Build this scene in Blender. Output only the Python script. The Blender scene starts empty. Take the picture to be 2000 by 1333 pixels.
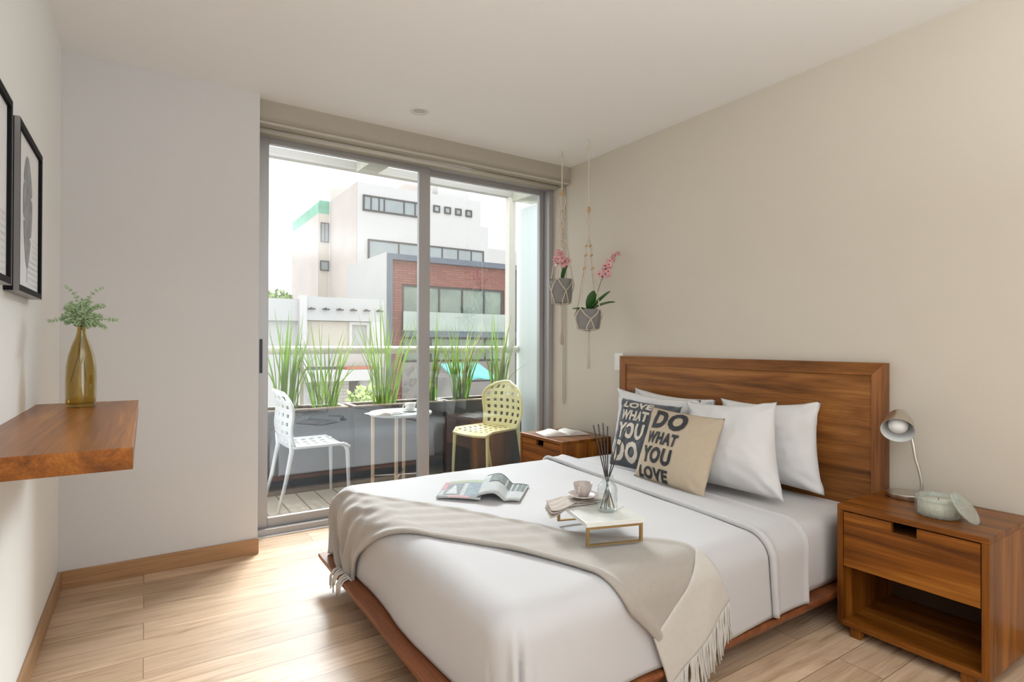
import bpy, bmesh, math, random
from mathutils import Vector, Matrix, noise as mnoise
random.seed(7)
PI = math.pi
sc = bpy.context.scene
C = sc.collection
V = Vector

# ------------------------------------------------------------------ camera
F_PX, YAW, PITCH, ROLL, CAM_H = 1096.42, 0.5786, 0.0050, 0.0032, 1.1861
cd = bpy.data.cameras.new('camera')
cam = bpy.data.objects.new('camera', cd)
C.objects.link(cam)
cd.sensor_width = 36.0
cd.lens = 36.0 * F_PX / 2000.0
cd.clip_start, cd.clip_end = 0.02, 500
_f = V((math.sin(YAW) * math.cos(PITCH), math.cos(YAW) * math.cos(PITCH), math.sin(PITCH)))
_r = V((math.cos(YAW), -math.sin(YAW), 0))
_u = _r.cross(_f)
r2 = _r * math.cos(ROLL) + _u * math.sin(ROLL)
u2 = -_r * math.sin(ROLL) + _u * math.cos(ROLL)
M = Matrix((r2, u2, -_f)).transposed().to_4x4()
M.translation = V((0, 0, CAM_H))
cam.matrix_world = M
sc.camera = cam

# ------------------------------------------------------------------ light
sc.view_settings.view_transform = 'Standard'
sc.view_settings.look = 'None'
sc.view_settings.exposure = 0.52
sc.view_settings.gamma = 1.0
sc.view_settings.use_curve_mapping = False
sc.cycles.use_denoising = True
sc.cycles.max_bounces = 8
sc.cycles.diffuse_bounces = 5
sc.cycles.glossy_bounces = 3
sc.cycles.transmission_bounces = 6
sc.cycles.transparent_max_bounces = 12
sc.cycles.caustics_reflective = False
sc.cycles.caustics_refractive = False
sc.cycles.sample_clamp_indirect = 6.0

w = bpy.data.worlds.new('overcast_sky')
sc.world = w
w.use_nodes = True
bg = w.node_tree.nodes['Background']
bg.inputs[0].default_value = (0.93, 0.965, 1.0, 1)
bg.inputs[1].default_value = 1.6

def light(name, kind, loc, direction, energy, color=(1, 1, 1), size=None, angle=None):
    ld = bpy.data.lights.new(name, kind)
    ld.energy = energy
    ld.color = color
    if kind == 'AREA':
        ld.shape = 'RECTANGLE'
        ld.size, ld.size_y = size
    if angle is not None:
        ld.angle = angle
    o = bpy.data.objects.new(name, ld)
    C.objects.link(o)
    o.location = loc
    o.rotation_euler = V(direction).to_track_quat('-Z', 'Y').to_euler()
    return o
# hazy sun, high over the street
light('sun', 'SUN', (3, 12, 15), (-0.16, -0.36, -0.92), 1.9, (1.0, 0.96, 0.9), angle=math.radians(5))
# added area light opposite the balcony, boosting the skylight into the room
light('sky_fill_over_the_street', 'AREA', (7.2, 13.0, 8.9), (-0.46, -0.74, -0.50), 5200, (0.92, 0.965, 1.0), (8, 4))
# added upward fill behind the camera, no fixture, washing the white ceiling
light('rear_ceiling_fill', 'AREA', (0.75, -0.70, 1.75), (0.0, 0.0, 1), 47, (0.90, 0.955, 1.0), (2.4, 1.9))
# added fill inside the back wall opening, on the side of the white wall
light('rear_opening_fill', 'AREA', (.75, -2.3, 1.5), (-0.10, 1, 0.10), 1.2, (0.90, 0.955, 1.0), (1.1, 1.5))
# added fill light without a fixture beside the camera, facing the white wall
light('side_fill_light', 'AREA', (1.0, -0.80, 1.35), (-0.94, 0.33, 0.0), 14, (0.90, 0.955, 1.0), (1.2, 1.7))

# ------------------------------------------------------------------ helpers
MW = {}
def tag(o, label=None, cat=None, group=None, kind=None):
    if label: o['label'] = label
    if cat: o['category'] = cat
    if group: o['group'] = group
    if kind: o['kind'] = kind
    return o
def thing(name, label, cat, loc=(0, 0, 0), rz=0.0, group=None):
    o = bpy.data.objects.new(name, None)
    C.objects.link(o)
    o.empty_display_size = 0.1
    o.location = loc
    o.rotation_euler = (0, 0, rz)
    MW[o.name] = Matrix.Translation(loc) @ Matrix.Rotation(rz, 4, 'Z')
    return tag(o, label, cat, group)
def obj(name, geo, mat, parent=None, smooth=False, world=False, label=None, bevel=0, mods=None):
    """geo: bmesh or (verts, faces).  world=True: coordinates are world ones and are moved into the parent's frame."""
    me = bpy.data.meshes.new(name)
    if isinstance(geo, bmesh.types.BMesh):
        bmesh.ops.recalc_face_normals(geo, faces=geo.faces)
        geo.to_mesh(me); geo.free()
    else:
        me.from_pydata([tuple(p) for p in geo[0]], [], geo[1])
    inv = None
    if parent is not None and world:
        p = parent
        while p is not None and p.name not in MW:
            p = p.parent
        if p is not None:
            inv = MW[p.name].inverted()
    if inv is not None:
        me.transform(inv)
    me.update()
    o = bpy.data.objects.new(name, me)
    C.objects.link(o)
    if isinstance(mat, (list, tuple)):
        for m in mat: me.materials.append(m)
    else:
        me.materials.append(mat)
    if smooth:
        for p in me.polygons: p.use_smooth = True
    if parent is not None: o.parent = parent
    if bevel:
        b = o.modifiers.new('bevel', 'BEVEL'); b.width = bevel; b.segments = 2; b.limit_method = 'ANGLE'; b.angle_limit = 0.6
    if label: o['label'] = label
    return o
def auto_smooth(o, ang=0.7):
    for p in o.data.polygons: p.use_smooth = True
    try:
        o.data.set_sharp_from_angle(angle=ang)
    except Exception:
        pass
    return o
def box(bm, lo, hi, m=0, mtx=None):
    x0, y0, z0 = lo; x1, y1, z1 = hi
    ps = [(x0,y0,z0),(x1,y0,z0),(x1,y1,z0),(x0,y1,z0),(x0,y0,z1),(x1,y0,z1),(x1,y1,z1),(x0,y1,z1)]
    vs = [bm.verts.new(mtx @ V(p) if mtx else p) for p in ps]
    for f in ((0,3,2,1),(4,5,6,7),(0,1,5,4),(1,2,6,5),(2,3,7,6),(3,0,4,7)):
        fc = bm.faces.new([vs[i] for i in f]); fc.material_index = m
def boxes(*bs):
    bm = bmesh.new()
    for b in bs: box(bm, *b)
    return bm
def tube(bm, pts, rad, n=8, cap=True, flat=1.0, m=0):
    pts = [V(p) for p in pts]
    rs = rad if isinstance(rad, (list, tuple)) else [rad] * len(pts)
    rings = []
    ref = None
    for i, p in enumerate(pts):
        t = (pts[min(i+1, len(pts)-1)] - pts[max(i-1, 0)]).normalized()
        if ref is None:
            ref = t.orthogonal().normalized() if abs(t.z) > .95 else t.cross(V((0,0,1))).normalized()
        a = (ref - t * ref.dot(t)).normalized(); ref = a
        b = t.cross(a)
        rings.append([bm.verts.new(p + (a * math.cos(k*2*PI/n) + b * math.sin(k*2*PI/n) * flat) * rs[i]) for k in range(n)])
    for i in range(len(rings)-1):
        for k in range(n):
            f = bm.faces.new((rings[i][k], rings[i][(k+1)%n], rings[i+1][(k+1)%n], rings[i+1][k])); f.smooth = True; f.material_index = m
    if cap:
        bm.faces.new(rings[0][::-1]).material_index = m; bm.faces.new(rings[-1]).material_index = m
def tubes(lst, n=8, **k):
    bm = bmesh.new()
    for pts, r in lst: tube(bm, pts, r, n, **k)
    return bm
def lathe(bm, prof, n=32, c=(0, 0, 0), mtx=None, rfun=None, m=0):
    """prof: list of (r, z)."""
    rings = []
    for r, z in prof:
        if r < 1e-6:
            p = V((0, 0, z)); p = (mtx @ p) if mtx else p
            rings.append([bm.verts.new(p + V(c))])
        else:
            ring = []
            for k in range(n):
                a = k*2*PI/n
                rr = r * (rfun(a, z) if rfun else 1)
                p = V((rr*math.cos(a), rr*math.sin(a), z)); p = (mtx @ p) if mtx else p
                ring.append(bm.verts.new(p + V(c)))
            rings.append(ring)
    for A, B in zip(rings, rings[1:]):
        for k in range(n):
            a0, a1 = A[k % len(A)], A[(k+1) % len(A)]
            b0, b1 = B[k % len(B)], B[(k+1) % len(B)]
            vs = []
            for v in (a0, a1, b1, b0):
                if v not in vs: vs.append(v)
            if len(vs) > 2:
                f = bm.faces.new(vs); f.smooth = True; f.material_index = m
def lat(prof, n=32, c=(0,0,0), mtx=None, rfun=None):
    bm = bmesh.new(); lathe(bm, prof, n, c, mtx, rfun); return bm
def sphere(bm, c, r, seg=10, rings=6, sz=1.0, m=0):
    prof = [(r*math.sin(PI*i/rings), -r*math.cos(PI*i/rings)*sz) for i in range(rings+1)]
    prof[0] = (0, prof[0][1]); prof[-1] = (0, prof[-1][1])
    lathe(bm, prof, seg, c, m=m)
def prism(bm, poly, z0, z1, mtx=None, m=0):
    """poly in xy, extruded z0..z1"""
    lo = [bm.verts.new(mtx @ V((x, y, z0)) if mtx else (x, y, z0)) for x, y in poly]
    hi = [bm.verts.new(mtx @ V((x, y, z1)) if mtx else (x, y, z1)) for x, y in poly]
    n = len(poly)
    fs = [bm.faces.new(lo[::-1]), bm.faces.new(hi)]
    for i in range(n):
        fs.append(bm.faces.new((lo[i], lo[(i+1)%n], hi[(i+1)%n], hi[i])))
    for f in fs: f.material_index = m
def grid(fn, nu, nv, bm=None, closed_u=False, skip=None, smooth=True, m=0):
    bm = bm or bmesh.new()
    vs = [[bm.verts.new(fn(i/nu, j/nv)) for j in range(nv+1)] for i in range(nu + (0 if closed_u else 1))]
    L = len(vs)
    for i in range(nu):
        for j in range(nv):
            if skip and skip(i, j): continue
            f = bm.faces.new((vs[i][j], vs[(i+1)%L][j], vs[(i+1)%L][j+1], vs[i][j+1])); f.smooth = smooth; f.material_index = m
    return bm
def solidify(o, t, off=-1):
    s = o.modifiers.new('thickness', 'SOLIDIFY'); s.thickness = t; s.offset = off
    return o
def lerp_poly(poly, t):
    """poly: list of tuples, t in 0..1 by arc length, Catmull-Rom smoothed"""
    P = [V(p) for p in poly]
    d = [0]
    for a, b in zip(P, P[1:]): d.append(d[-1] + (b-a).length)
    s = t * d[-1]
    for i in range(len(P)-1):
        if s <= d[i+1] or i == len(P)-2:
            k = (s - d[i]) / max(1e-9, d[i+1]-d[i])
            p0, p1, p2, p3 = P[max(i-1,0)], P[i], P[i+1], P[min(i+2, len(P)-1)]
            return 0.5*((2*p1) + (p2-p0)*k + (2*p0-5*p1+4*p2-p3)*k*k + (3*p1-p0-3*p2+p3)*k**3)
def dup(root, loc=None, rz=None, label=None):
    r = root.copy(); C.objects.link(r)
    if loc is not None: r.location = loc
    if rz is not None: r.rotation_euler = (0, 0, rz)
    if label: r['label'] = label
    for ch in list(root.children):
        c = ch.copy(); C.objects.link(c); c.parent = r
        for g in ch.children:
            d = g.copy(); C.objects.link(d); d.parent = c
    return r

# ------------------------------------------------------------------ materials
def new_mat(name):
    m = bpy.data.materials.new(name); m.use_nodes = True
    nt = m.node_tree
    return m, nt, nt.nodes['Principled BSDF']
def N(nt, t, **k):
    n = nt.nodes.new(t)
    for a, b in k.items(): setattr(n, a, b)
    return n
def mat(name, col, rough=0.5, metal=0.0, var=0.0, vscale=6.0, bump=0.0, bscale=80.0, spec=0.5, sheen=0.0, coat=0.0, trans=0.0, sub=0.0):
    m, nt, p = new_mat(name)
    p.inputs['Roughness'].default_value = rough
    p.inputs['Metallic'].default_value = metal
    p.inputs['Specular IOR Level'].default_value = spec
    if sheen:
        p.inputs['Sheen Weight'].default_value = sheen
        p.inputs['Sheen Roughness'].default_value = .5
    if coat: p.inputs['Coat Weight'].default_value = coat
    tc = N(nt, 'ShaderNodeTexCoord')
    n = N(nt, 'ShaderNodeTexNoise'); n.inputs['Scale'].default_value = vscale; n.inputs['Detail'].default_value = 4
    nt.links.new(tc.outputs['Object'], n.inputs['Vector'])
    r = N(nt, 'ShaderNodeMix', data_type='RGBA')
    a = tuple(max(0, c*(1-var)) for c in col); b = tuple(min(1, c*(1+var)) for c in col)
    r.inputs['A'].default_value = (*a, 1); r.inputs['B'].default_value = (*b, 1)
    nt.links.new(n.outputs['Fac'], r.inputs['Factor'])
    nt.links.new(r.outputs['Result'], p.inputs['Base Color'])
    if bump:
        n2 = N(nt, 'ShaderNodeTexNoise'); n2.inputs['Scale'].default_value = bscale; n2.inputs['Detail'].default_value = 3
        nt.links.new(tc.outputs['Object'], n2.inputs['Vector'])
        bn = N(nt, 'ShaderNodeBump'); bn.inputs['Strength'].default_value = bump; bn.inputs['Distance'].default_value = 0.004
        nt.links.new(n2.outputs['Fac'], bn.inputs['Height'])
        nt.links.new(bn.outputs['Normal'], p.inputs['Normal'])
    return m
def ramp(nt, stops):
    r = N(nt, 'ShaderNodeValToRGB')
    e = r.color_ramp.elements
    while len(e) < len(stops): e.new(0.5)
    for el, (pos, col) in zip(e, stops):
        el.position = pos; el.color = (*col, 1)
    return r
def wood(name, axis, dark, mid, light_, rough=0.32, k=1.0, streak=0.6):
    m, nt, p = new_mat(name)
    L = nt.links.new
    tc = N(nt, 'ShaderNodeTexCoord')
    mp = N(nt, 'ShaderNodeMapping')
    s = [9.0*k]*3; s['XYZ'.index(axis)] = 0.55*k
    mp.inputs['Scale'].default_value = s
    L(tc.outputs['Object'], mp.inputs['Vector'])
    n = N(nt, 'ShaderNodeTexNoise'); n.inputs['Scale'].default_value = 1.3; n.inputs['Detail'].default_value = 7
    n.inputs['Roughness'].default_value = 0.62; n.inputs['Distortion'].default_value = 0.9
    L(mp.outputs['Vector'], n.inputs['Vector'])
    rp = ramp(nt, [(0.30, dark), (0.44, tuple(streak*a+(1-streak)*b for a, b in zip(mid, dark))), (0.54, mid), (0.72, light_)])
    L(n.outputs['Fac'], rp.inputs['Fac'])
    mp2 = N(nt, 'ShaderNodeMapping')
    s2 = [160.0]*3; s2['XYZ'.index(axis)] = 4.0
    mp2.inputs['Scale'].default_value = s2
    L(tc.outputs['Object'], mp2.inputs['Vector'])
    n2 = N(nt, 'ShaderNodeTexNoise'); n2.inputs['Scale'].default_value = 1; n2.inputs['Detail'].default_value = 3
    L(mp2.outputs['Vector'], n2.inputs['Vector'])
    mx = N(nt, 'ShaderNodeMix', data_type='RGBA', blend_type='MULTIPLY'); mx.inputs['Factor'].default_value = 0.55
    r2_ = ramp(nt, [(0.3, (.55, .5, .45)), (0.6, (1, 1, 1))])
    L(n2.outputs['Fac'], r2_.inputs['Fac'])
    L(rp.outputs['Color'], mx.inputs['A']); L(r2_.outputs['Color'], mx.inputs['B'])
    L(mx.outputs['Result'], p.inputs['Base Color'])
    p.inputs['Roughness'].default_value = rough
    p.inputs['Specular IOR Level'].default_value = 0.28
    bn = N(nt, 'ShaderNodeBump'); bn.inputs['Strength'].default_value = 0.12; bn.inputs['Distance'].default_value = 0.002
    L(n2.outputs['Fac'], bn.inputs['Height']); L(bn.outputs['Normal'], p.inputs['Normal'])
    return m
TD, TM, TL = (0.07, 0.019, 0.003), (0.265, 0.085, 0.010), (0.46, 0.18, 0.028)
WX = wood('teak_grain_x', 'X', TD, TM, TL)
WY = wood('teak_grain_y', 'Y', TD, TM, TL)
WZ = wood('teak_grain_z', 'Z', TD, TM, TL)
HBY = wood('headboard_grain_y', 'Y', (0.08, 0.026, 0.007), (0.30, 0.115, 0.028), (0.48, 0.215, 0.06), rough=.4)
HBZ = wood('headboard_grain_z', 'Z', (0.12, 0.045, 0.016), (0.27, 0.105, 0.034), (0.40, 0.17, 0.06), rough=.4)
BASEW = wood('baseboard_oak', 'X', (0.30, 0.16, 0.07), (0.42, 0.235, 0.115), (0.50, 0.30, 0.16), rough=.45)
BASEWY = wood('baseboard_oak_y', 'Y', (0.30, 0.17, 0.08), (0.42, 0.25, 0.13), (0.50, 0.31, 0.17), rough=.45)
BEDW = wood('bed_platform_wood', 'Y', (0.13, 0.04, 0.016), (0.27, 0.088, 0.032), (0.36, 0.135, 0.05), rough=.36)
BEDWX = wood('bed_rail_wood', 'X', (0.13, 0.04, 0.016), (0.27, 0.088, 0.032), (0.36, 0.135, 0.05), rough=.36)

def floor_mat():
    m, nt, p = new_mat('oak_plank_floor')
    L = nt.links.new
    tc = N(nt, 'ShaderNodeTexCoord')
    br = N(nt, 'ShaderNodeTexBrick'); br.offset = 0.37; br.offset_frequency = 2; br.squash = 1.0
    br.inputs['Scale'].default_value = 1.0
    br.inputs['Brick Width'].default_value = 1.35
    br.inputs['Row Height'].default_value = 0.158
    br.inputs['Mortar Size'].default_value = 0.0016
    br.inputs['Mortar Smooth'].default_value = 0.3
    br.inputs['Color1'].default_value = (0, 0, 0, 1); br.inputs['Color2'].default_value = (1, 1, 1, 1)
    br.inputs['Mortar'].default_value = (0.5, 0.5, 0.5, 1)
    L(tc.outputs['Object'], br.inputs['Vector'])
    # per-plank shift of the grain pattern
    sep = N(nt, 'ShaderNodeSeparateColor'); L(br.outputs['Color'], sep.inputs['Color'])
    mul = N(nt, 'ShaderNodeMath', operation='MULTIPLY'); mul.inputs[1].default_value = 37.0
    L(sep.outputs[0], mul.inputs[0])
    comb = N(nt, 'ShaderNodeCombineXYZ'); L(mul.outputs[0], comb.inputs['X']); L(mul.outputs[0], comb.inputs['Z'])
    add = N(nt, 'ShaderNodeVectorMath', operation='ADD')
    L(tc.outputs['Object'], add.inputs[0]); L(comb.outputs[0], add.inputs[1])
    mp = N(nt, 'ShaderNodeMapping'); mp.inputs['Scale'].default_value = (1.6, 16, 1)
    L(add.outputs[0], mp.inputs['Vector'])
    n = N(nt, 'ShaderNodeTexNoise'); n.inputs['Scale'].default_value = 1.0; n.inputs['Detail'].default_value = 6; n.inputs['Distortion'].default_value = 1.6; n.inputs['Roughness'].default_value = .6
    L(mp.outputs[0], n.inputs['Vector'])
    g = ramp(nt, [(0.30, (0.40, 0.26, 0.155)), (0.45, (0.57, 0.40, 0.26)), (0.60, (0.66, 0.48, 0.325)), (0.8, (0.74, 0.56, 0.40))])
    L(n.outputs['Fac'], g.inputs['Fac'])
    # cathedral grain
    mpw = N(nt, 'ShaderNodeMapping'); mpw.inputs['Scale'].default_value = (0.9, 7, 1); L(add.outputs[0], mpw.inputs['Vector'])
    wv = N(nt, 'ShaderNodeTexWave', wave_type='RINGS'); wv.inputs['Scale'].default_value = 3.0; wv.inputs['Distortion'].default_value = 5; wv.inputs['Detail'].default_value = 3; wv.inputs['Detail Scale'].default_value = 1.2
    L(mpw.outputs[0], wv.inputs['Vector'])
    wr = ramp(nt, [(0.0, (0.80, 0.76, 0.72)), (0.35, (1, 1, 1)), (1, (1.0, 1.0, 1.0))]); L(wv.outputs['Fac'], wr.inputs['Fac'])
    mx = N(nt, 'ShaderNodeMix', data_type='RGBA', blend_type='MULTIPLY'); mx.inputs['Factor'].default_value = 0.6
    L(g.outputs[0], mx.inputs['A']); L(wr.outputs[0], mx.inputs['B'])
    pl = ramp(nt, [(0.0, (0.80, 0.78, 0.76)), (0.5, (1, 1, 1)), (1.0, (1.12, 1.13, 1.14))]); L(sep.outputs[0], pl.inputs['Fac'])
    mx2 = N(nt, 'ShaderNodeMix', data_type='RGBA', blend_type='MULTIPLY'); mx2.inputs['Factor'].default_value = 1
    L(mx.outputs['Result'], mx2.inputs['A']); L(pl.outputs[0], mx2.inputs['B'])
    mx3 = N(nt, 'ShaderNodeMix', data_type='RGBA'); L(br.outputs['Fac'], mx3.inputs['Factor'])
    L(mx2.outputs['Result'], mx3.inputs['A']); mx3.inputs['B'].default_value = (0.22, 0.13, 0.07, 1)
    L(mx3.outputs['Result'], p.inputs['Base Color'])
    p.inputs['Roughness'].default_value = 0.38
    bn = N(nt, 'ShaderNodeBump'); bn.inputs['Strength'].default_value = 0.3; bn.inputs['Distance'].default_value = 0.002; bn.invert = True
    L(br.outputs['Fac'], bn.inputs['Height']); L(bn.outputs['Normal'], p.inputs['Normal'])
    return m
FLOOR = floor_mat()
def brick_mat(name, c1, c2, mortar, bw, rh, ms, rot=None, rough=.8):
    m, nt, p = new_mat(name)
    L = nt.links.new
    tc = N(nt, 'ShaderNodeTexCoord')
    mp = N(nt, 'ShaderNodeMapping')
    if rot: mp.inputs['Rotation'].default_value = rot
    L(tc.outputs['Object'], mp.inputs['Vector'])
    br = N(nt, 'ShaderNodeTexBrick'); br.inputs['Scale'].default_value = 1
    br.inputs['Brick Width'].default_value = bw; br.inputs['Row Height'].default_value = rh; br.inputs['Mortar Size'].default_value = ms
    br.inputs['Color1'].default_value = (*c1, 1); br.inputs['Color2'].default_value = (*c2, 1); br.inputs['Mortar'].default_value = (*mortar, 1)
    L(mp.outputs[0], br.inputs['Vector']); L(br.outputs['Color'], p.inputs['Base Color'])
    p.inputs['Roughness'].default_value = rough
    return m
WHITE_WALL = mat('white_wall_paint', (0.655, 0.64, 0.63), 0.75, var=.015, vscale=1.5, bump=.05, bscale=120, spec=.25)  # front wall's shade is put into this white's colour
CEIL = mat('ceiling_paint', (0.86, 0.85, 0.835), 0.85, var=.01, vscale=1.2, spec=.2)
BEIGE_WALL = mat('taupe_wall_paint', (0.61, 0.55, 0.46), 0.6, var=.035, vscale=1.3, bump=.05, bscale=90, spec=.35)
ALU = mat('brushed_aluminium', (0.42, 0.41, 0.41), 0.38, 0.35, var=.02)
ALUD = mat('shadowed_track_aluminium', (0.30, 0.29, 0.28), 0.45, 0.4)
BLACKP = mat('black_plastic', (0.015, 0.015, 0.017), 0.4)
BLIND = mat('blind_fabric_beige', (0.42, 0.38, 0.31), 0.8, var=.03, vscale=20)
BLINDL = mat('blind_trim_cream', (0.52, 0.48, 0.42), 0.6)
SHEET = mat('white_bed_linen', (0.54, 0.53, 0.535), 0.8, var=.012, vscale=5, bump=.10, bscale=14, spec=.2, sheen=.15)
SHEET2 = mat('fitted_sheet_linen', (0.62, 0.605, 0.60), 0.8, var=.012, vscale=5, bump=.12, bscale=18, spec=.2)
PILLOWM = mat('pillow_cotton', (0.70, 0.69, 0.685), 0.8, var=.02, vscale=9, bump=.2, bscale=22, spec=.2)
THROW = mat('taupe_throw_wool', (0.37, 0.33, 0.29), 0.9, var=.05, vscale=60, bump=.35, bscale=55, spec=.15, sheen=.5)
THROWC = mat('cream_throw_end', (0.56, 0.53, 0.485), 0.9, var=.05, vscale=60, bump=.3, bscale=60, spec=.15, sheen=.3)
CUSHB = mat('beige_canvas', (0.52, 0.425, 0.315), 0.85, var=.06, vscale=40, bump=.3, bscale=160, spec=.2)
CUSHD = mat('charcoal_canvas', (0.075, 0.082, 0.095), 0.85, var=.1, vscale=40, bump=.3, bscale=160, spec=.2, sheen=.2)
INK = mat('black_print', (0.03, 0.03, 0.035), 0.85, var=.2, vscale=60)
CREAMINK = mat('cream_print', (0.62, 0.56, 0.47), 0.85, var=.1, vscale=60)
STEEL = mat('brushed_nickel', (0.62, 0.58, 0.53), 0.3, 1.0, var=.03, vscale=40)
SHADEIN = mat('lamp_shade_inside', (0.62, 0.63, 0.63), 0.45)
BULB = mat('frosted_bulb_glass', (0.86, 0.86, 0.85), 0.3)
BRASS = mat('antique_brass', (0.42, 0.29, 0.13), 0.36, 0.9)
MARBLE = mat('white_marble', (0.74, 0.75, 0.71), 0.22, var=.09, vscale=7, coat=.3)
CERAM = mat('blush_grey_ceramic', (0.52, 0.45, 0.42), 0.22, var=.05, vscale=20, coat=.4)
NAPKIN = mat('greige_linen_napkin', (0.50, 0.44, 0.39), 0.9, var=.08, vscale=40, bump=.3, bscale=120)
REED = mat('black_reed', (0.035, 0.03, 0.03), 0.7)
ROPE = mat('macrame_cotton_rope', (0.62, 0.54, 0.44), 0.9, var=.1, vscale=90, bump=.4, bscale=240)
BEAD = mat('wooden_bead', (0.50, 0.32, 0.15), 0.5, var=.1)
POT = mat('grey_concrete_pot', (0.235, 0.225, 0.215), 0.75, var=.08, vscale=20, bump=.1)
SOIL = mat('dark_soil', (0.05, 0.035, 0.025), 0.95, bump=.5, bscale=60)
LEAF = mat('orchid_leaf_green', (0.045, 0.13, 0.03), 0.35, var=.3, vscale=12)
PETAL = mat('pink_orchid_petal', (0.74, 0.42, 0.43), 0.6, var=.22, vscale=40)
PETALC = mat('crimson_orchid_heart', (0.38, 0.05, 0.09), 0.6)
STEM = mat('green_stem', (0.10, 0.17, 0.05), 0.6)
FERN = mat('fern_leaflets', (0.34, 0.45, 0.25), 0.6, var=.6, vscale=50)
FRAMEB = mat('black_picture_frame', (0.008, 0.007, 0.008), 0.6, spec=.1)
FRAMEE = mat('frame_edge_grey', (0.20, 0.19, 0.185), 0.3)
PAPER = mat('white_art_paper', (0.80, 0.81, 0.82), 0.6)
LEAFINK = mat('grey_printed_leaf', (0.30, 0.31, 0.315), 0.7, var=.55, vscale=22)
DOTINK = mat('pale_grey_print', (0.48, 0.51, 0.53), 0.7)
PLASTW = mat('white_plastic', (0.78, 0.77, 0.74), 0.35)
PAGE = mat('book_page', (0.78, 0.74, 0.69), 0.8, var=.05, vscale=30)
COVER = mat('grey_cover', (0.30, 0.29, 0.28), 0.6)
MAGP = mat('magazine_page', (0.50, 0.52, 0.52), 0.75, var=.12, vscale=25)
GREYP = mat('grey_print', (0.16, 0.17, 0.18), 0.5, var=.3, vscale=60)
PINKP = mat('pink_print', (0.58, 0.34, 0.37), 0.45, var=.2, vscale=40)
GRNP = mat('pale_green_print', (0.44, 0.48, 0.38), 0.45, var=.2, vscale=40)
BLUEP = mat('pale_blue_print', (0.32, 0.37, 0.40), 0.45, var=.3, vscale=30)

def glass(name, tint=(0.95, 0.97, 0.96), refl=0.12, rough=0.0, solid=False):
    m, nt, p = new_mat(name)
    nt.nodes.remove(p)
    out = nt.nodes['Material Output']
    tr = N(nt, 'ShaderNodeBsdfTransparent'); tr.inputs[0].default_value = (*tint, 1)
    gl = N(nt, 'ShaderNodeBsdfGlossy'); gl.inputs['Roughness'].default_value = rough; gl.inputs[0].default_value = (0.93, 0.97, 1.0, 1)
    lw = N(nt, 'ShaderNodeLayerWeight'); lw.inputs['Blend'].default_value = 0.5
    mr = N(nt, 'ShaderNodeMapRange'); mr.inputs['From Min'].default_value = 0; mr.inputs['From Max'].default_value = 1
    pw = N(nt, 'ShaderNodeMath', operation='POWER'); pw.inputs[1].default_value = 4.0
    nt.links.new(lw.outputs['Facing'], pw.inputs[0]); nt.links.new(pw.outputs[0], mr.inputs['Value'])
    mr.inputs['To Min'].default_value = refl; mr.inputs['To Max'].default_value = 0.9
    mx = N(nt, 'ShaderNodeMixShader')
    nt.links.new(mr.outputs[0], mx.inputs[0]); nt.links.new(tr.outputs[0], mx.inputs[1]); nt.links.new(gl.outputs[0], mx.inputs[2])
    nt.links.new(mx.outputs[0], out.inputs['Surface'])
    return m
PANE = glass('window_glass', (0.95, 0.97, 0.965), 0.22)
CLEAR = glass('clear_bottle_glass', (0.965, 0.98, 0.975), 0.08)
AMBER = glass('amber_glass', (0.80, 0.715, 0.45), 0.06)
PATG = mat('patterned_green_glass', (0.56, 0.59, 0.54), 0.15, var=.3, vscale=130, bump=.9, bscale=120, coat=.6)
def see_through(m, k, tint):
    nt = m.node_tree; p = nt.nodes['Principled BSDF']; out = nt.nodes['Material Output']
    t = N(nt, 'ShaderNodeBsdfTransparent'); t.inputs[0].default_value = (*tint, 1)
    mx = N(nt, 'ShaderNodeMixShader'); mx.inputs[0].default_value = k
    nt.links.new(t.outputs[0], mx.inputs[1]); nt.links.new(p.outputs[0], mx.inputs[2]); nt.links.new(mx.outputs[0], out.inputs['Surface'])
see_through(PATG, .42, (.93, .96, .92))
WAX = mat('cream_wax', (0.72, 0.68, 0.58), 0.6)

# ------------------------------------------------------------------ room
XL, XR, YS, XC, YB, YD, H = -0.345, 2.845, 3.444, 0.537, 3.507, 3.74, 2.60
YR = -2.6
def struct(name, geo, m, parent=None, **k):
    o = obj(name, geo, m, parent, **k)
    if parent is None: o['kind'] = 'structure'
    return o
struct('floor', boxes(((XL-.15, YR-.15, -0.12), (XR+.15, 3.73, 0))), FLOOR)
struct('ceiling', boxes(((XL-.15, YR-.15, H), (XR+.15, 3.95, H+.15))), CEIL)
struct('wall_left', boxes(((XL-.15, YR-.15, 0), (XL, YS+.4, H))), mat('lit_white_wall_paint', (0.88, 0.885, 0.87), 0.6, var=.01, vscale=1.5, spec=.3))  # same white paint, with the light on this wall put into its colour
struct('wall_right', boxes(((XR, YR-.15, -.12), (XR+.15, 3.95, H))), BEIGE_WALL)
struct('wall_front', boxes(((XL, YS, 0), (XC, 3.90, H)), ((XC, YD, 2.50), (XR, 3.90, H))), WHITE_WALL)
struct('wall_back', boxes(((XL, YR-.15, 0), (.15, YR, H)), ((1.35, YR-.15, 0), (XR, YR, H)), ((.15, YR-.15, 0), (1.35, YR, .45)), ((.15, YR-.15, 2.4), (1.35, YR, H))), WHITE_WALL)  # unseen opening added behind the camera to let sky light in
struct('baseboard_left', boxes(((XL, YR, 0), (XL+.014, YS, .085))), BASEWY, bevel=.002)
struct('baseboard_front', boxes(((XL+.014, YS-.014, 0), (XC+.004, YS, .085))), BASEW, bevel=.002)
struct('baseboard_right', boxes(((XR-.014, YR, 0), (XR, YD-.02, .085))), BASEWY, bevel=.002)

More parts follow.
